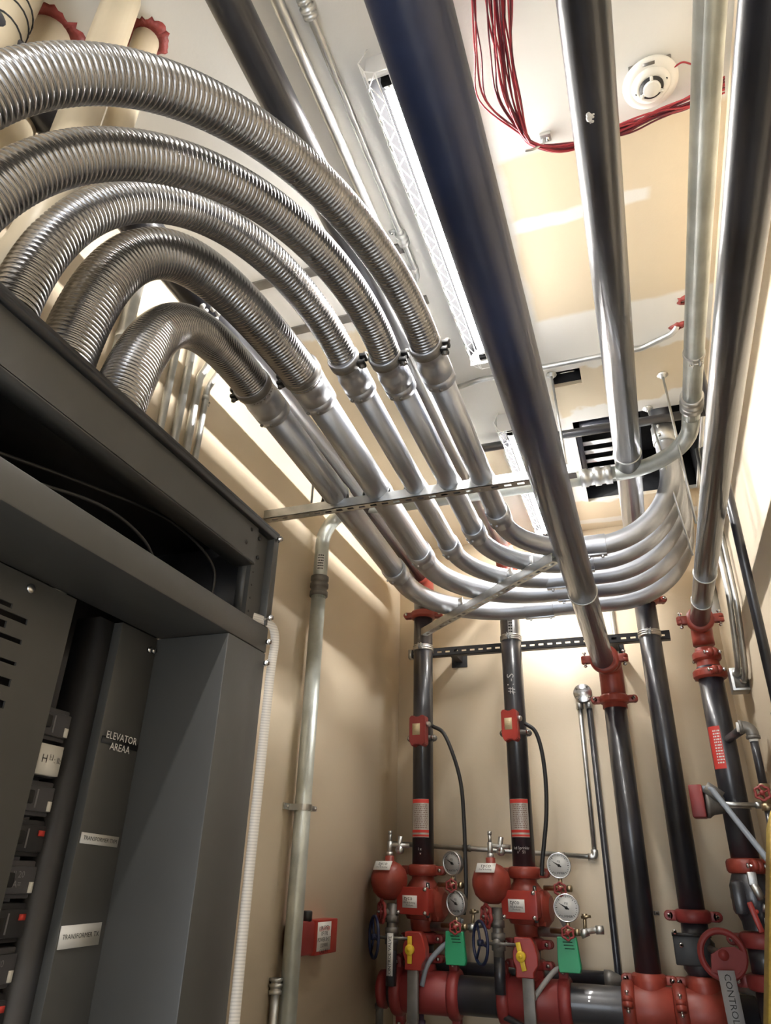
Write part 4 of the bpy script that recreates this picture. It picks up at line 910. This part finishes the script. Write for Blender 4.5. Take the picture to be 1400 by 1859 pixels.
    bm = B(); zq = zb2+H+.02; cyl(bm, (pc.x, pc.y, zq), (pc.x, pc.y, zq+.02), .018, 10); cyl(bm, (pc.x, pc.y, zq+.02), (pc.x, pc.y, zq+.07), .014, 10); cyl(bm, (pc.x, pc.y, zq+.07), (pc.x, pc.y, zq+.105), .009, 8); cyl(bm, (pc.x, pc.y, zq+.105), (pc.x, pc.y, zq+.12), .011, 6)
    cyl(bm, (pc.x, pc.y, zq+.055), (pc.x+.10, pc.y+.02, zq+.050), .011, 10); cyl(bm, (pc.x+.045, pc.y+.01, zq+.03), (pc.x+.055, pc.y+.01, zq+.095), .013, 8); cyl(bm, (pc.x+.05, pc.y+.0, zq+.03), (pc.x+.05, pc.y+.03, zq+.03), .02, 10)
    obj('tee_fitting', bm, GALV, t2)
    # ---- left trim pipe with small red handwheel and blue handwheel valve
    lp = Q(712, 1670, .14)
    t3 = thing('drain_valve', 'grey drain valve with dark blue spoked handwheel left of the %s riser' % which, 'valve', (lp.x, lp.y, Q(712, 1790, .14).z), 'drain valves')
    bm = B(); cyl(bm, (lp.x, lp.y, Q(712, 1640, .14).z), (lp.x, lp.y, Q(712, 1725, .14).z), .026, 16)
    for py in (1668, 1690, 1708): lathe(bm, (lp.x, lp.y, Q(712, py, .14).z), (0, 0, 1), [(.026, -.016), (.033, -.014), (.033, .014), (.026, .016)], 16)
    zh = Q(700, 1702, .19).z; cyl(bm, (lp.x+.10, lp.y-.05, zh), (lp.x-.055, lp.y-.05, zh), .007, 8); cyl(bm, (lp.x, lp.y, zh), (lp.x, lp.y-.055, zh), .02, 10)
    obj('valve_body', bm, IRON, t3)
    bm = B(); cyl(bm, (lp.x, lp.y, Q(712, 1725, .14).z), (lp.x, lp.y, Q(712, 1790, .14).z), .026, 16); obj('drain_pipe', bm, BLACKP, t3)
    hw = Q(683, 1700, .10); handwheel(t3, (lp.x-.075, lp.y-.05, zh), (-.82, -.57, 0), .088, BLUEW, 3, .0075)
    hr = Q(693, 1655, .16); t4 = thing('small_red_valve', 'small globe valve with wavy red handwheel under the red chamber of the %s riser' % which, 'valve', hr, 'small red handwheel valves')
    handwheel(t4, hr, (-.75, -.66, 0), .046, REDD, 5, .008, wavy=7); bm = B(); cyl(bm, hr + V((.008, .006, 0)), (lp.x-.01, lp.y-.01, hr.z), .016, 12); cyl(bm, hr, hr + V((-.016, -.014, 0)), .006, 8); obj('stem', bm, IRON, t4)
    # ---- red box with yellow handle (test valve)
    a, b = Q(735, 1690, .16), Q(773, 1762, .16); c = (a+b)/2; wx, hz = abs(b.x-a.x), abs(a.z-b.z)
    t5 = thing('test_valve_box', 'red test valve box with a yellow handle in front of the %s riser' % which, 'valve box', c, 'test valve boxes')
    ol = [(-.42, .5), (.30, .5), (.42, .38), (.56, .08), (.56, -.18), (.36, -.36), (.36, -.5), (-.40, -.5), (-.40, -.25), (-.5, -.10), (-.5, .15), (-.42, .25)]
    bm = B(); poly(bm, [c + V((u_*wx, -.03, v_*hz)) for u_, v_ in ol], (0, 1, 0), .07); bmesh.ops.bevel(bm, geom=[e for e in bm.edges], offset=.004, segments=1, affect='EDGES'); obj('box', bm, REDB, t5)
    hc = c + V((-.012, -.036, .005)); tl = .12 if ordn == 0 else -.22
    r_, u_ = V((math.cos(tl), 0, math.sin(-tl))), V((math.sin(tl), 0, math.cos(tl))) if ordn else V((0, 0, 1))
    bm = B(); box(bm, hc - V((0, .012, 0)), (.022, hz*.72, .010), (r_ if ordn else V((1, 0, 0)), u_, V((0, 1, 0))), .003); cyl(bm, hc, hc - V((0, .026, 0)), .022, 14, .003); cyl(bm, hc - V((0, .02, 0)), hc - V((0, .032, 0)), .009, 8); obj('handle', bm, YEL, t5)
    bm = B(); box(bm, (c.x + (.008 if ordn else -.006), c.y-.01, c.z-hz*.5-.105), (.052, .024, .21), None, .002); o = obj('stem_plate', bm, IRON, t5, 'grey metal plate below the box')
    # ---- green tag
    a, b = Q(807, 1690, .13), Q(846, 1754, .13); c = (a+b)/2; wx, hz = abs(b.x-a.x), abs(a.z-b.z)
    ta = thing('green_hydraulic_tag', 'green plastic service tag hanging right of the %s riser' % which, 'tag', c, 'green tags')
    bm = B(); poly(bm, [c + V((u_*wx, 0, v_*hz)) for u_, v_ in ((-.46, .5), (.38, .5), (.5, -.36), (.44, -.5), (-.46, -.5), (-.5, -.2))], (.15, 1, 0), .022); bmesh.ops.bevel(bm, geom=[e for e in bm.edges], offset=.003, segments=1, affect='EDGES'); g_ = obj('tag_body', bm, GREEN, ta)
    bm = B()
    for k in range(3): box(bm, c + V((.004*k, -.0008, hz*(.36-.09*k))), (wx*.42, .001, .004))
    cyl(bm, c + V((-.01, .001, hz*.44)), c + V((-.01, -.001, hz*.44)), .003, 8)
    obj('tag_print', bm, mat('dark_green_print', (.008, .09, .045), .5), g_)
    # ---- gauges
    g1 = Q(821, 1567, .10); g2 = Q(828, 1640, .12)
    nrm = V((-.42, -1, -.1)) if dirty else V((.05, -1, -.1))
    gauge('upper round pressure gauge of the %s riser' % which, g1, .055, nrm, 150, dirty); gauge('lower round pressure gauge of the %s riser' % which, g2, .055 if dirty else .058, nrm, 150, dirty)
    for k, g_ in ((0, g1), (1, g2)):
        gv = g_ + V((.0, .01, -.098)); t6 = thing('gauge_cock', 'brass gauge cock with red wheel below the %s gauge of the %s riser' % (('upper', 'lower')[k], which), 'valve', gv, 'brass gauge cocks')
        bm = B(); cyl(bm, gv + V((-.085, .03, 0)), gv + V((.05, -.005, 0)), .011, 10); cyl(bm, gv, gv + V((0, 0, .045)), .010, 8); cyl(bm, gv + V((.03, 0, 0)), gv + V((.05, -.005, 0)), .015, 8); cyl(bm, gv + V((-.03, .01, 0)), gv + V((.015, 0, 0)), .017, 8); obj('cock_body', bm, BRASS, t6)
        handwheel(t6, gv + V((0, -.035, -.003)), (0, -1, .1), .026, REDD, 4, .005, wavy=6)
    gv = g2 + V((0, .01, -.098))
    t7 = thing('trim_piping', 'horizontal grey trim pipe with brass cocks right of the %s riser' % which, 'pipe', gv + V((.05, .03, -.01)), 'trim pipes beside the valves')
    bm = B(); cyl(bm, (X+.06, Y-.05, gv.z-.008), gv + V((.03, .03, -.006)), .020, 12); cyl(bm, gv + V((.03, .03, -.006)), gv + V((.125, .04, .012)), .013, 12); cyl(bm, gv + V((.12, .04, .011)), gv + V((.155, .045, .012)), .018, 10); cyl(bm, gv + V((.05, .033, -.01)), gv + V((.085, .036, .005)), .019, 8); obj('pipe', bm, GALV, t7)
    bm = B(); cyl(bm, gv + V((.072, .03, 0)), gv + V((.076, .03, .07)), .008, 8); cyl(bm, gv + V((.076, .03, .055)), gv + V((.076, .03, .075)), .013, 8); cyl(bm, gv + V((.060, .02, .06)), gv + V((.105, .02, .066)), .006, 8); obj('pet_cock', bm, BRASS, t7)
    # ---- flow switch on the riser
    fa, fb_ = Q(741, 1298, .10), Q(773, 1354, .10)
    if ordn: fa, fb_ = P(907, 1287, Y=Y-.10), P(942, 1345, Y=Y-.10)
    c = (fa+fb_)/2; wx, hz = abs(fb_.x-fa.x), abs(fa.z-fb_.z)
    t8 = thing('flow_switch', 'red flow switch box clamped to the %s riser above its label' % which, 'flow switch', c, 'flow switches on the left risers')
    ol = [(-.5, .44), (-.30, .5), (-.12, .44), (.12, .44), (.30, .5), (.5, .44), (.5, -.42), (.32, -.5), (.12, -.44), (-.12, -.44), (-.3, -.5), (-.42, -.42), (-.5, -.30)]
    bm = B(); cn = V((-.12, -1, 0)).normalized(); cr = V((-cn.y, cn.x, 0)); poly(bm, [c + cr*u_*wx*.92 + V((0, 0, v_*hz)) for u_, v_ in ol], -cn, .055); bmesh.ops.bevel(bm, geom=[e for e in bm.edges], offset=.004, segments=2, affect='EDGES'); fo = obj('housing', bm, REDB if ordn else REDD, t8)
    bm = B(); box(bm, c + cn*.0006 + V((0, 0, .006)) - cr*.004, (wx*.44, hz*.36, .001), (cr, V((0, 0, 1)), cn)); lb = obj('switch_label', bm, mat('yellowed_label', (.52, .42, .25), .6), fo, 'yellowed label'); words('= --\n-- -\n- = -', lb, c + cn*.0012 + V((0, 0, .006)) - cr*.004, cr, (0, 0, 1), .012, mat('faded_print', (.20, .13, .11), .6))
    zb3 = c.z - hz*.18; bm = B(); lathe(bm, (X, Y, zb3), (0, 0, 1), [(RP, -.012), (RP+.006, -.012), (RP+.006, .012), (RP, .012)], 28)
    for s_ in (-1, 1): lathe(bm, (X+s_*(RP+.012), Y-.02, zb3), (0, -1, 0), [(.018, -.01), (.018, .008)], 12)
    ub = obj('u_bolt_saddle', bm, IRON, t8)
    for s_ in (-1, 1): bolt(ub, (X+s_*(RP+.012), Y-.035, zb3), (0, -1, 0), .009, .04)
    bm = B(); k0 = c + V((wx*.5+.004, .02, hz*.20)); cyl(bm, c + V((wx*.45, .03, hz*.22)), k0 + V((.012, 0, 0)), .014, 12, .002); obj('cable_gland', bm, GALV, t8)
    # cable whip down
    if ordn == 0: path = [(785, 1318, .07), (806, 1332, .08), (826, 1380, .08), (838, 1430, .08), (843, 1500, .08), (845, 1560, .08), (846, 1620, .08), (842, 1660, .07)]
    else: path = [(953-187+0, 1316, .07)]
    if ordn == 0: pts = [Q(*p) for p in path]
    else: pts = [P(x_, y_, Y=Y-.07) for x_, y_ in ((953, 1313), (972, 1328), (984, 1365), (991, 1420), (992, 1480), (988, 1530), (985, 1562), (984, 1590))]
    bm = B(); tube(bm, catmull(pts, 8), .0105, 10)
    solo('cable_whip', bm, RUBBER, 'black rubber cable curving down from the flow switch of the %s riser' % which, 'cable', 'black cables from the flow switches')
    # supply hose low
    if ordn == 0:
        bm = B(); tube(bm, catmull([Q(838, 1668, .08), Q(826, 1700, .06), Q(800, 1722, .10), Q(776, 1752, .12), Q(766, 1790, .12)], 8), .012, 10); solo('supply_hose', bm, PVCG, 'dark grey flexible hose looping behind the green tag of the left riser', 'hose')
    else:
        bm = B(); tube(bm, catmull([P(1012, 1655, Y=Y-.08), P(1030, 1690, Y=Y-.06), P(1037, 1725, Y=Y-.05), P(1028, 1752, Y=Y-.05), P(1008, 1762, Y=Y-.07), P(985, 1790, Y=Y-.12), P(968, 1815, Y=Y-.13)], 8), .0115, 10); solo('supply_hose', bm, mat('pale_grey_conduit', (.34, .33, .31), .45), 'pale grey flexible conduit looping behind the green tag of the second riser', 'hose')
valve_set('leftmost', X1, Y1, True, 0)
valve_set('second', X2, Y2, False, 1)
# hanging sign strip on the left
a, b = P(707, 1694, Y=Y1-.21), P(709, 1772, Y=Y1-.21)
t = thing('sign_strip', 'narrow white sign strip reading sideways, hanging below the leftmost blue handwheel', 'sign', b); bm = B(); box(bm, (a+b)/2, (.030, .002, (a-b).length), None); o = obj('strip', bm, WHITE, t); words('CONTROL VALVE', o, (a+b)/2 + V((0, -.0014, -.01)), (0, 0, 1), (-1, 0, 0), .0215, INK)

# ================================================================== manifold
ZM = P(860, 1811, Y=3.86).z; YM = 3.92; RM = .084
t = thing('manifold', 'horizontal black and red header pipe low on the back wall, feeding the risers', 'pipe manifold', (-.4, YM, ZM))
xof = lambda px, py=1810, Y=3.84: P(px, py, Y=Y).x
def seg(name, x0, x1, r, m): bm = B(); lathe(bm, (x0, YM, ZM), (1, 0, 0), [(r-.004, 0), (r, .004), (r, x1-x0-.004), (r-.004, x1-x0)], 32); return obj(name, bm, m, t)
seg('header_pipe', xof(700), X4+.02, RM-.004, BLACKP)
for xa_, xb_, xr_, rv in ((xof(718), xof(822), X1, RP), (xof(912), xof(1025), X2, RP), (xof(1128), xof(1222), XE_, RP), (xof(1228), xof(1318), X3, RP)):
    o = seg('tee', xa_, xb_, RM+.006, RED if xr_ > -.3 else REDD)
    bm = B(); lathe(bm, (xr_, YM+.02, ZM), (0, 0, 1), [(rv+.018, .02), (rv+.012, RM+.02), (rv+.004, RM+.05)], 26); obj('branch', bm, RED if xr_ > -.3 else REDD, t)
for xx, ear in ((xof(716), (0, -.2, 1)), (xof(820), (0, -.2, 1)), (xof(912), (0, -.2, 1)), (xof(1024), (0, -.2, 1)), (xof(1140), (0, -1, .3)), (xof(1235), (0, -1, .3))):
    coupling(t, (xx, YM, ZM), (1, 0, 0), RM, ear, REDD if xx < -.35 else RED, h=.028, grow=.022)
coupling(t, (XE_, YE_, zr(1778, 1181, YE_)), (0, 0, 1), RP, (1, 0, 0)); coupling(t, (X3, Y3-.01, zr(1785, 1283, Y3)), (0, 0, 1), RP, (1, 0, 0))
bm = B(); q = P(700, 1800, Y=YM-.02); lathe(bm, (q.x-.0, YM, ZM), (-1, 0, 0), [(RM-.002, 0), (RM-.004, .03), (.05, .045), (.02, .047)], 28); obj('end_cap', bm, REDD, t)
e = P(686, 1812, Y=YM-.03); bm = B(); tube(bm, fillet([(q.x-.04, YM, e.z+.01), (e.x, YM, e.z+.01), (e.x, YM, e.z-.12)], .03, 8), .019, 14); lathe(bm, (e.x, YM, e.z-.035), (0, 0, 1), [(.019, -.01), (.025, -.01), (.025, .01), (.019, .01)], 14); obj('drain_elbow', bm, IRON, t)
# second pipe behind
q0, q1 = P(838, 1772, Y=YB-.06), P(1112, 1780, Y=YB-.06)
t = thing('drain_header', 'black drain pipe with a grey end cap running behind the red and black header', 'pipe', ((q0.x+q1.x)/2, YB-.06, q1.z)); bm = B(); cyl(bm, (q0.x-.3, YB-.055, q1.z), (q1.x-.03, YB-.055, q1.z), .036, 20); obj('pipe', bm, BLACKP, t)
bm = B(); lathe(bm, (q1.x-.035, YB-.055, q1.z), (1, 0, 0), [(.042, 0), (.042, .03), (.036, .045), (.018, .085), (.004, .095)], 20); obj('end_cap', bm, IRON, t)
bm = B(); tube(bm, catmull([P(905, 1842, Y=YM-.05), P(925, 1850, Y=YM-.08), P(960, 1870, Y=YM-.1)], 6), .014, 10); solo('drain_branch', bm, BLACKP, 'short black pipe slanting down under the header between the two left valves', 'pipe')
bm = B(); a = P(762, 1830, Y=YM-.03); cyl(bm, (a.x, YM, ZM-RM), (a.x, YM, ZM-RM-.10), .012, 10); cyl(bm, (a.x, YM, ZM-RM-.03), (a.x, YM, ZM-RM-.06), .02, 8); solo('drain_nipple', bm, mat('dark_violet_fitting', (.05, .03, .06), .5), 'thin dark pipe stub under the header below the leftmost valve', 'pipe')

# ================================================================== butterfly valve under riser 3
zA, zB = zr(1690, 1262, Y3), zr(1775, 1280, Y3)
t = thing('butterfly_valve', 'black butterfly valve with square body plate and large red handwheel, right of centre', 'valve', (X3, Y3, zB))
bm = B(); lathe(bm, (X3, Y3, zB), (0, 0, 1), [(RP, 0), (RP+.002, .01), (.072, .03), (.074, (zA-zB)*.75), (RP+.004, zA-zB-.03), (RP, zA-zB+.05)], 26); cv = obj('body', bm, BLACKP, t)
q0, q1 = P(1222, 1695, Y=Y3-.075), P(1300, 1758, Y=Y3-.075); bm = B(); box(bm, (q0+q1)/2 + V((-.004, .01, 0)), (abs(q1.x-q0.x), .03, abs(q0.z-q1.z)*.95), None, .006); bb(bm, (q0.x-.006, Y3-.09, q0.z-.008), (q1.x+.002, Y3-.04, q0.z+.004)); pl = obj('body_plate', bm, BLACK, t)
bolt(pl, (q0+q1)/2 + V((-.07, -.012, .07)), (0, 1, 0), .008, .03); bolt(pl, (q0+q1)/2 + V((-.05, -.012, .02)), (0, 1, 0), .008, .03)
coupling(t, (X3, Y3, zr(1663, 1256, Y3)), (0, 0, 1), RP, (1, 0, 0), REDD, h=.028, grow=.022)
hc = P(1312, 1733, Y=3.62); ax = V((.12, -1, .0)).normalized(); u, v, w_ = frame(ax, (0, 0, 1))
bm = B(); n = 36; rr = .083
tube(bm, [hc + (u*math.cos(2*PI*i/n)+v*math.sin(2*PI*i/n))*rr for i in range(n)], .013, 10, loop=True)
poly(bm, [hc + v*-.080 + u*.01, hc + v*-.075 - u*.035, hc + v*-.03 - u*.075, hc + v*.055 - u*.06, hc + v*.045 + u*.0, hc + v*.0 + u*.025, hc - v*.05 + u*.03], w_, .016)
cyl(bm, hc - w_*.02, hc + w_*.03, .02, 12); hw_ = obj('handwheel', bm, REDD, t, 'red handwheel with cut-outs')
bm = B(); cyl(bm, hc - w_*.02, V((X3+.05, Y3-.08, hc.z)), .014, 12); obj('gear_shaft', bm, IRON, t)
a, b = P(1318, 1762, Y=3.56), P(1352, 1930, Y=3.56)
t = thing('sign_strip', 'grey sign strip with sideways lettering hanging under the large red handwheel', 'sign', b); d = (a-b).normalized(); rt = V((1, 0, 0)); rt = (rt - d*rt.dot(d)).normalized(); bm = B(); box(bm, (a+b)/2, (.062, (a-b).length, .003), (rt, d, rt.cross(d))); o = obj('strip', bm, mat('grey_sign', (.34, .34, .35), .5), t); words('CONTROL VALVE', o, (a+b)/2 + rt.cross(d)*.003, -d, rt, .034, INK)

# ================================================================== flow switch and lower fittings on riser 4
a, b = P(1249, 1424, Y=Y4-.06), P(1286, 1488, Y=Y4-.06); c = (a+b)/2
t = thing('flow_switch', 'dull red flow switch box on a grey bracket on the stout right-hand riser', 'flow switch', c)
hz = abs(a.z-b.z)*.92; wx = abs(b.x-a.x)*.95
bm = B(); box(bm, c + V((0, 0, 0)), (wx, .10, hz), (V((1, -.1, 0)).normalized(), V((.1, 1, 0)).normalized(), V((0, 0, 1))), .006); obj('housing', bm, REDD, t)
bm = B(); lathe(bm, c + V((wx*.5, 0, -.01)), (1, .1, 0), [(.058, 0), (.058, .012), (.045, .03), (.038, .075), (.03, .08)], 20); box(bm, c + V((wx*.5+.04, -.045, .035)), (.075, .006, .05), (V((.8, 0, -.6)), V((0, 1, 0)), V((.6, 0, .8)))); obj('bracket', bm, IRON, t)
bm = B(); lathe(bm, (X4, Y4, c.z-.015), (0, 0, 1), [(RP, -.012), (RP+.007, -.012), (RP+.007, .012), (RP, .012)], 26); cyl(bm, c + V((wx*.5+.06, -.03, -.012)), (X4+RP+.035, Y4-RP+.01, c.z-.014), .010, 10); cyl(bm, (X4+RP+.02, Y4-RP+.006, c.z-.014), (X4+RP+.042, Y4-RP+.012, c.z-.014), .014, 8); obj('u_bolt', bm, STRUT, t)
p0, p1 = P(1292, 1432, Y=Y4-.10), P(1400, 1568, Y=Y4-.26)
bm = B(); tube(bm, fillet([c + V((wx*.5, -.03, hz*.38)), p0 + V((.0, 0, 0)), p1, p1 + (p1-p0)*.5], .02, 5), .0125, 12); fitl = solo('switch_conduit', bm, PVCG, 'grey conduit slanting down right from the right-hand flow switch', 'conduit')
# side branch with elbow and brass valve
YBR = 3.36; zbr = P(1345, 1320, Y=YBR).z; xbr = P(1366, 1330, Y=YBR).x
t = thing('branch_pipe', 'black side branch with an elbow and brass valve, right of the stout riser', 'pipe', (xbr, YBR, ZF+.5))
bm = B(); cyl(bm, (X4+.02, Y4-.045, zbr), (xbr-.02, YBR, zbr), .0185, 14); cyl(bm, (xbr, YBR, zbr-.02), (xbr, YBR, P(1385, 1430, Y=YBR).z), .0165, 14); obj('pipe', bm, BLACKP, t)
bm = B(); tube(bm, fillet([(xbr-.042, YBR, zbr), (xbr, YBR, zbr), (xbr, YBR, zbr-.042)], .030, 8), .0245, 16); lathe(bm, (xbr-.042, YBR, zbr), (1, 0, 0), [(.02, -.005), (.028, -.004), (.028, .008), (.024, .009)], 16); lathe(bm, (xbr, YBR, zbr-.046), (0, 0, 1), [(.02, -.004), (.028, -.003), (.028, .008), (.024, .009)], 16); obj('elbow', bm, IRON, t)
bm = B()
for p in ((xbr-.047, YBR, zbr),): lathe(bm, p, (1, 0, 0), [(.0187, -.008), (.0205, -.008), (.0205, .002), (.0187, .002)], 14)
lathe(bm, (xbr, YBR, zbr-.053), (0, 0, 1), [(.017, -.008), (.0195, -.008), (.0195, .002), (.017, .002)], 14); obj('thread_tape', bm, WHITE, t)
zv = P(1386, 1445, Y=YBR).z; bm = B(); cyl(bm, (xbr, YBR, zv+.045), (xbr, YBR, zv+.02), .024, 6); cyl(bm, (xbr, YBR, zv+.02), (xbr, YBR, zv-.03), .020, 12); cyl(bm, (xbr, YBR, zv-.03), (xbr, YBR, zv-.055), .024, 6); cyl(bm, (xbr, YBR, zv), (xbr-.015, YBR-.05, zv+.006), .012, 10); vb = obj('valve_body', bm, BRASS, t)
handwheel(vb, (xbr-.016, YBR-.055, zv+.006), (-.2, -1, 0), .026, REDD, 4, .005, wavy=6)
bm = B(); cyl(bm, (xbr, YBR, zv-.05), (xbr, YBR, ZF+.5), .0165, 14); obj('lower_pipe', bm, BLACKP, t)
# lower part of riser 4: coupling, check valve, coupling
zK = zr(1573, 1366, Y4)
t = thing('check_valve', 'bulky black check valve between red couplings under the stout right-hand riser', 'valve', (X4, Y4, zr(1850, 1400, Y4)))
coupling(t, (X4, Y4, zK), (0, 0, 1), RP, (.3, -1, 0), RED, h=.030, grow=.024)
zb_ = zr(1690, 1385, Y4); H = zK-zb_
bm = B(); lathe(bm, (X4, Y4, zb_), (0, 0, 1), [(RP, 0), (RP+.002, .03), (.072, H*.25), (.085, H*.5), (.080, H*.72), (RP+.006, H*.9), (RP, H)], 26); box(bm, (X4-.055, Y4-.05, zb_+H*.5), (.06, .08, H*.55), None, .02); obj('body', bm, BLACKP, t)
bm = B(); q = P(1366, 1595, Y=Y4-.09); box(bm, q, (.035, .03, .05), None, .004); cyl(bm, q + V((.0, 0, -.02)), q + V((.02, 0, -.075)), .017, 10); obj('plug_fitting', bm, GALV, t)
bm = B(); box(bm, P(1372, 1665, Y=Y4-.12), (.022, .014, .11), (V((1, 0, .25)).normalized(), V((0, 1, 0)), V((-.25, 0, 1)).normalized()), .005); cyl(bm, P(1374, 1655, Y=Y4-.12), P(1374, 1655, Y=Y4-.05), .008, 8); obj('lever', bm, REDB, t)
bm = B(); cyl(bm, P(1385, 1648, Y=Y4-.09), P(1400, 1652, Y=Y4-.09), .016, 10); cyl(bm, P(1388, 1672, Y=Y4-.08), P(1402, 1674, Y=Y4-.08), .011, 10); obj('trim_fitting', bm, GALV, t)
coupling(t, (X4, Y4, zr(1708, 1390, Y4)), (0, 0, 1), RP, (1, -.3, 0), REDD, h=.030, grow=.024)
bm = B(); cyl(bm, (X4, Y4, zr(1715, 1392, Y4)), (X4, Y4, zr(1775, 1400, Y4)), RP*.98, 24); obj('spool', bm, BLACKP, t)
coupling(t, (X4, Y4, zr(1785, 1402, Y4)), (0, 0, 1), RP, (1, -.3, 0), REDD, h=.030, grow=.024)
bm = B(); cyl(bm, (X4, Y4, zr(1790, 1402, Y4)), (X4, Y4, ZF), RP*.98, 24); obj('lower_spool', bm, BLACKP, t)
q = P(1352, 1790, Y=3.72); bm = B(); tube(bm, fillet([q + V((-.01, .05, 0)), q + V((.06, 0, 0)), q + V((.09, 0, -.12))], .04, 6), .034, 16); solo('grey_drain_elbow', bm, IRON, 'fat grey pipe elbow beside the grey sign strip at the bottom right', 'pipe')

# ================================================================== right wall pieces
q = P(1371, 1228, X=XR-.002); yb2 = 3.52
z0_, z1_ = P(1360, 1252, Y=yb2).z, P(1360, 1210, Y=yb2).z
t = thing('wall_junction_box', 'small grey junction box low on the right wall with two conduits rising from it', 'junction box', (XR, yb2, z0_))
bm = B(); bb(bm, (XR-.072, yb2, z0_), (XR, yb2+.09, z1_), .003); obj('box', bm, GALV, t)
bm = B(); bb(bm, (XR-.060, yb2-.003, z0_+.01), (XR-.004, yb2, z1_-.01)); obj('knockout_plate', bm, IRON, t)
for k, (dx, dz_) in enumerate(((-.046, .02), (-.022, -.012))):
    zc_ = (z0_+z1_)/2 + dz_
    bm = B(); tube(bm, fillet([(XR+dx, yb2, zc_), (XR+dx, yb2-.12, zc_), (XR+dx, yb2-.30, zc_+.26), (XR+dx, yb2-.30, 1.9)], .10, 8), .0125, 12); cyl(bm, (XR+dx, yb2-.03, zc_), (XR+dx, yb2, zc_), .018, 10); obj('conduit', bm, GALV, t)
q0, q1 = P(1301, 1045, X=XR), P(1314, 1125, X=XR)
yy = 4.0; z0_, z1_ = P(1308, 1118, Y=yy).z, P(1308, 1055, Y=yy).z
t = thing('wall_junction_box', 'grey junction box high on the right wall behind the rightmost overhead pipe', 'junction box', (XR, yy, z0_)); bm = B(); bb(bm, (XR-.045, yy, z0_), (XR, yy+.10, z1_), .003); obj('box', bm, GALV, t); bm = B(); bb(bm, (XR-.049, yy-.002, z0_-.004), (XR-.0455, yy+.104, z1_+.004)); obj('cover', bm, GALV, t)
Ykb = 2.53
t = thing('wall_riser_pipe', 'thin black upright pipe in front of the right wall', 'pipe', (XR-.03, Ykb, ZF)); xk = .158*Ykb
bm = B(); cyl(bm, (xk, Ykb, P(1400, 1300, Y=Ykb).z), (xk, Ykb, 1.88), .0165, 18); obj('pipe', bm, BLACKP, t)
bm = B(); z_ = P(1400, 1300, Y=Ykb).z; lathe(bm, (xk, Ykb, z_-.03), (0, 0, 1), [(.018, 0), (.024, .002), (.024, .04), (.0165, .045)], 16); cyl(bm, (xk, Ykb, z_-.03), (xk, Ykb, ZF), .0165, 16); obj('lower_pipe', bm, BLACKP, t)
# yellow ladder rail at the right edge
a, b = P(1393, 1500, Y=2.2), P(1388, 1859, Y=1.9); d = (a-b).normalized()
t = thing('ladder', 'yellow fibreglass ladder rail leaning at the right edge of the picture', 'ladder', b + (b-a)*1.0)
bm = B(); u, v, w_ = frame(d, (0, -1, 0)); box(bm, (a+b)/2 + v*0 + V((.016, 0, 0)) - d*.18, (.07, .028, (a-b).length+.40), (u, V((1, 0, 0)) - d*d.x, w_), .003); obj('rail', bm, FIBER, t)
bm = B(); box(bm, (a+b)/2 + V((.016, 0, 0)) - d*((a-b).length/2+.40), (.08, .036, .06), (u, V((1, 0, 0)) - d*d.x, w_), .004); obj('rail_foot', bm, BLACK, t)
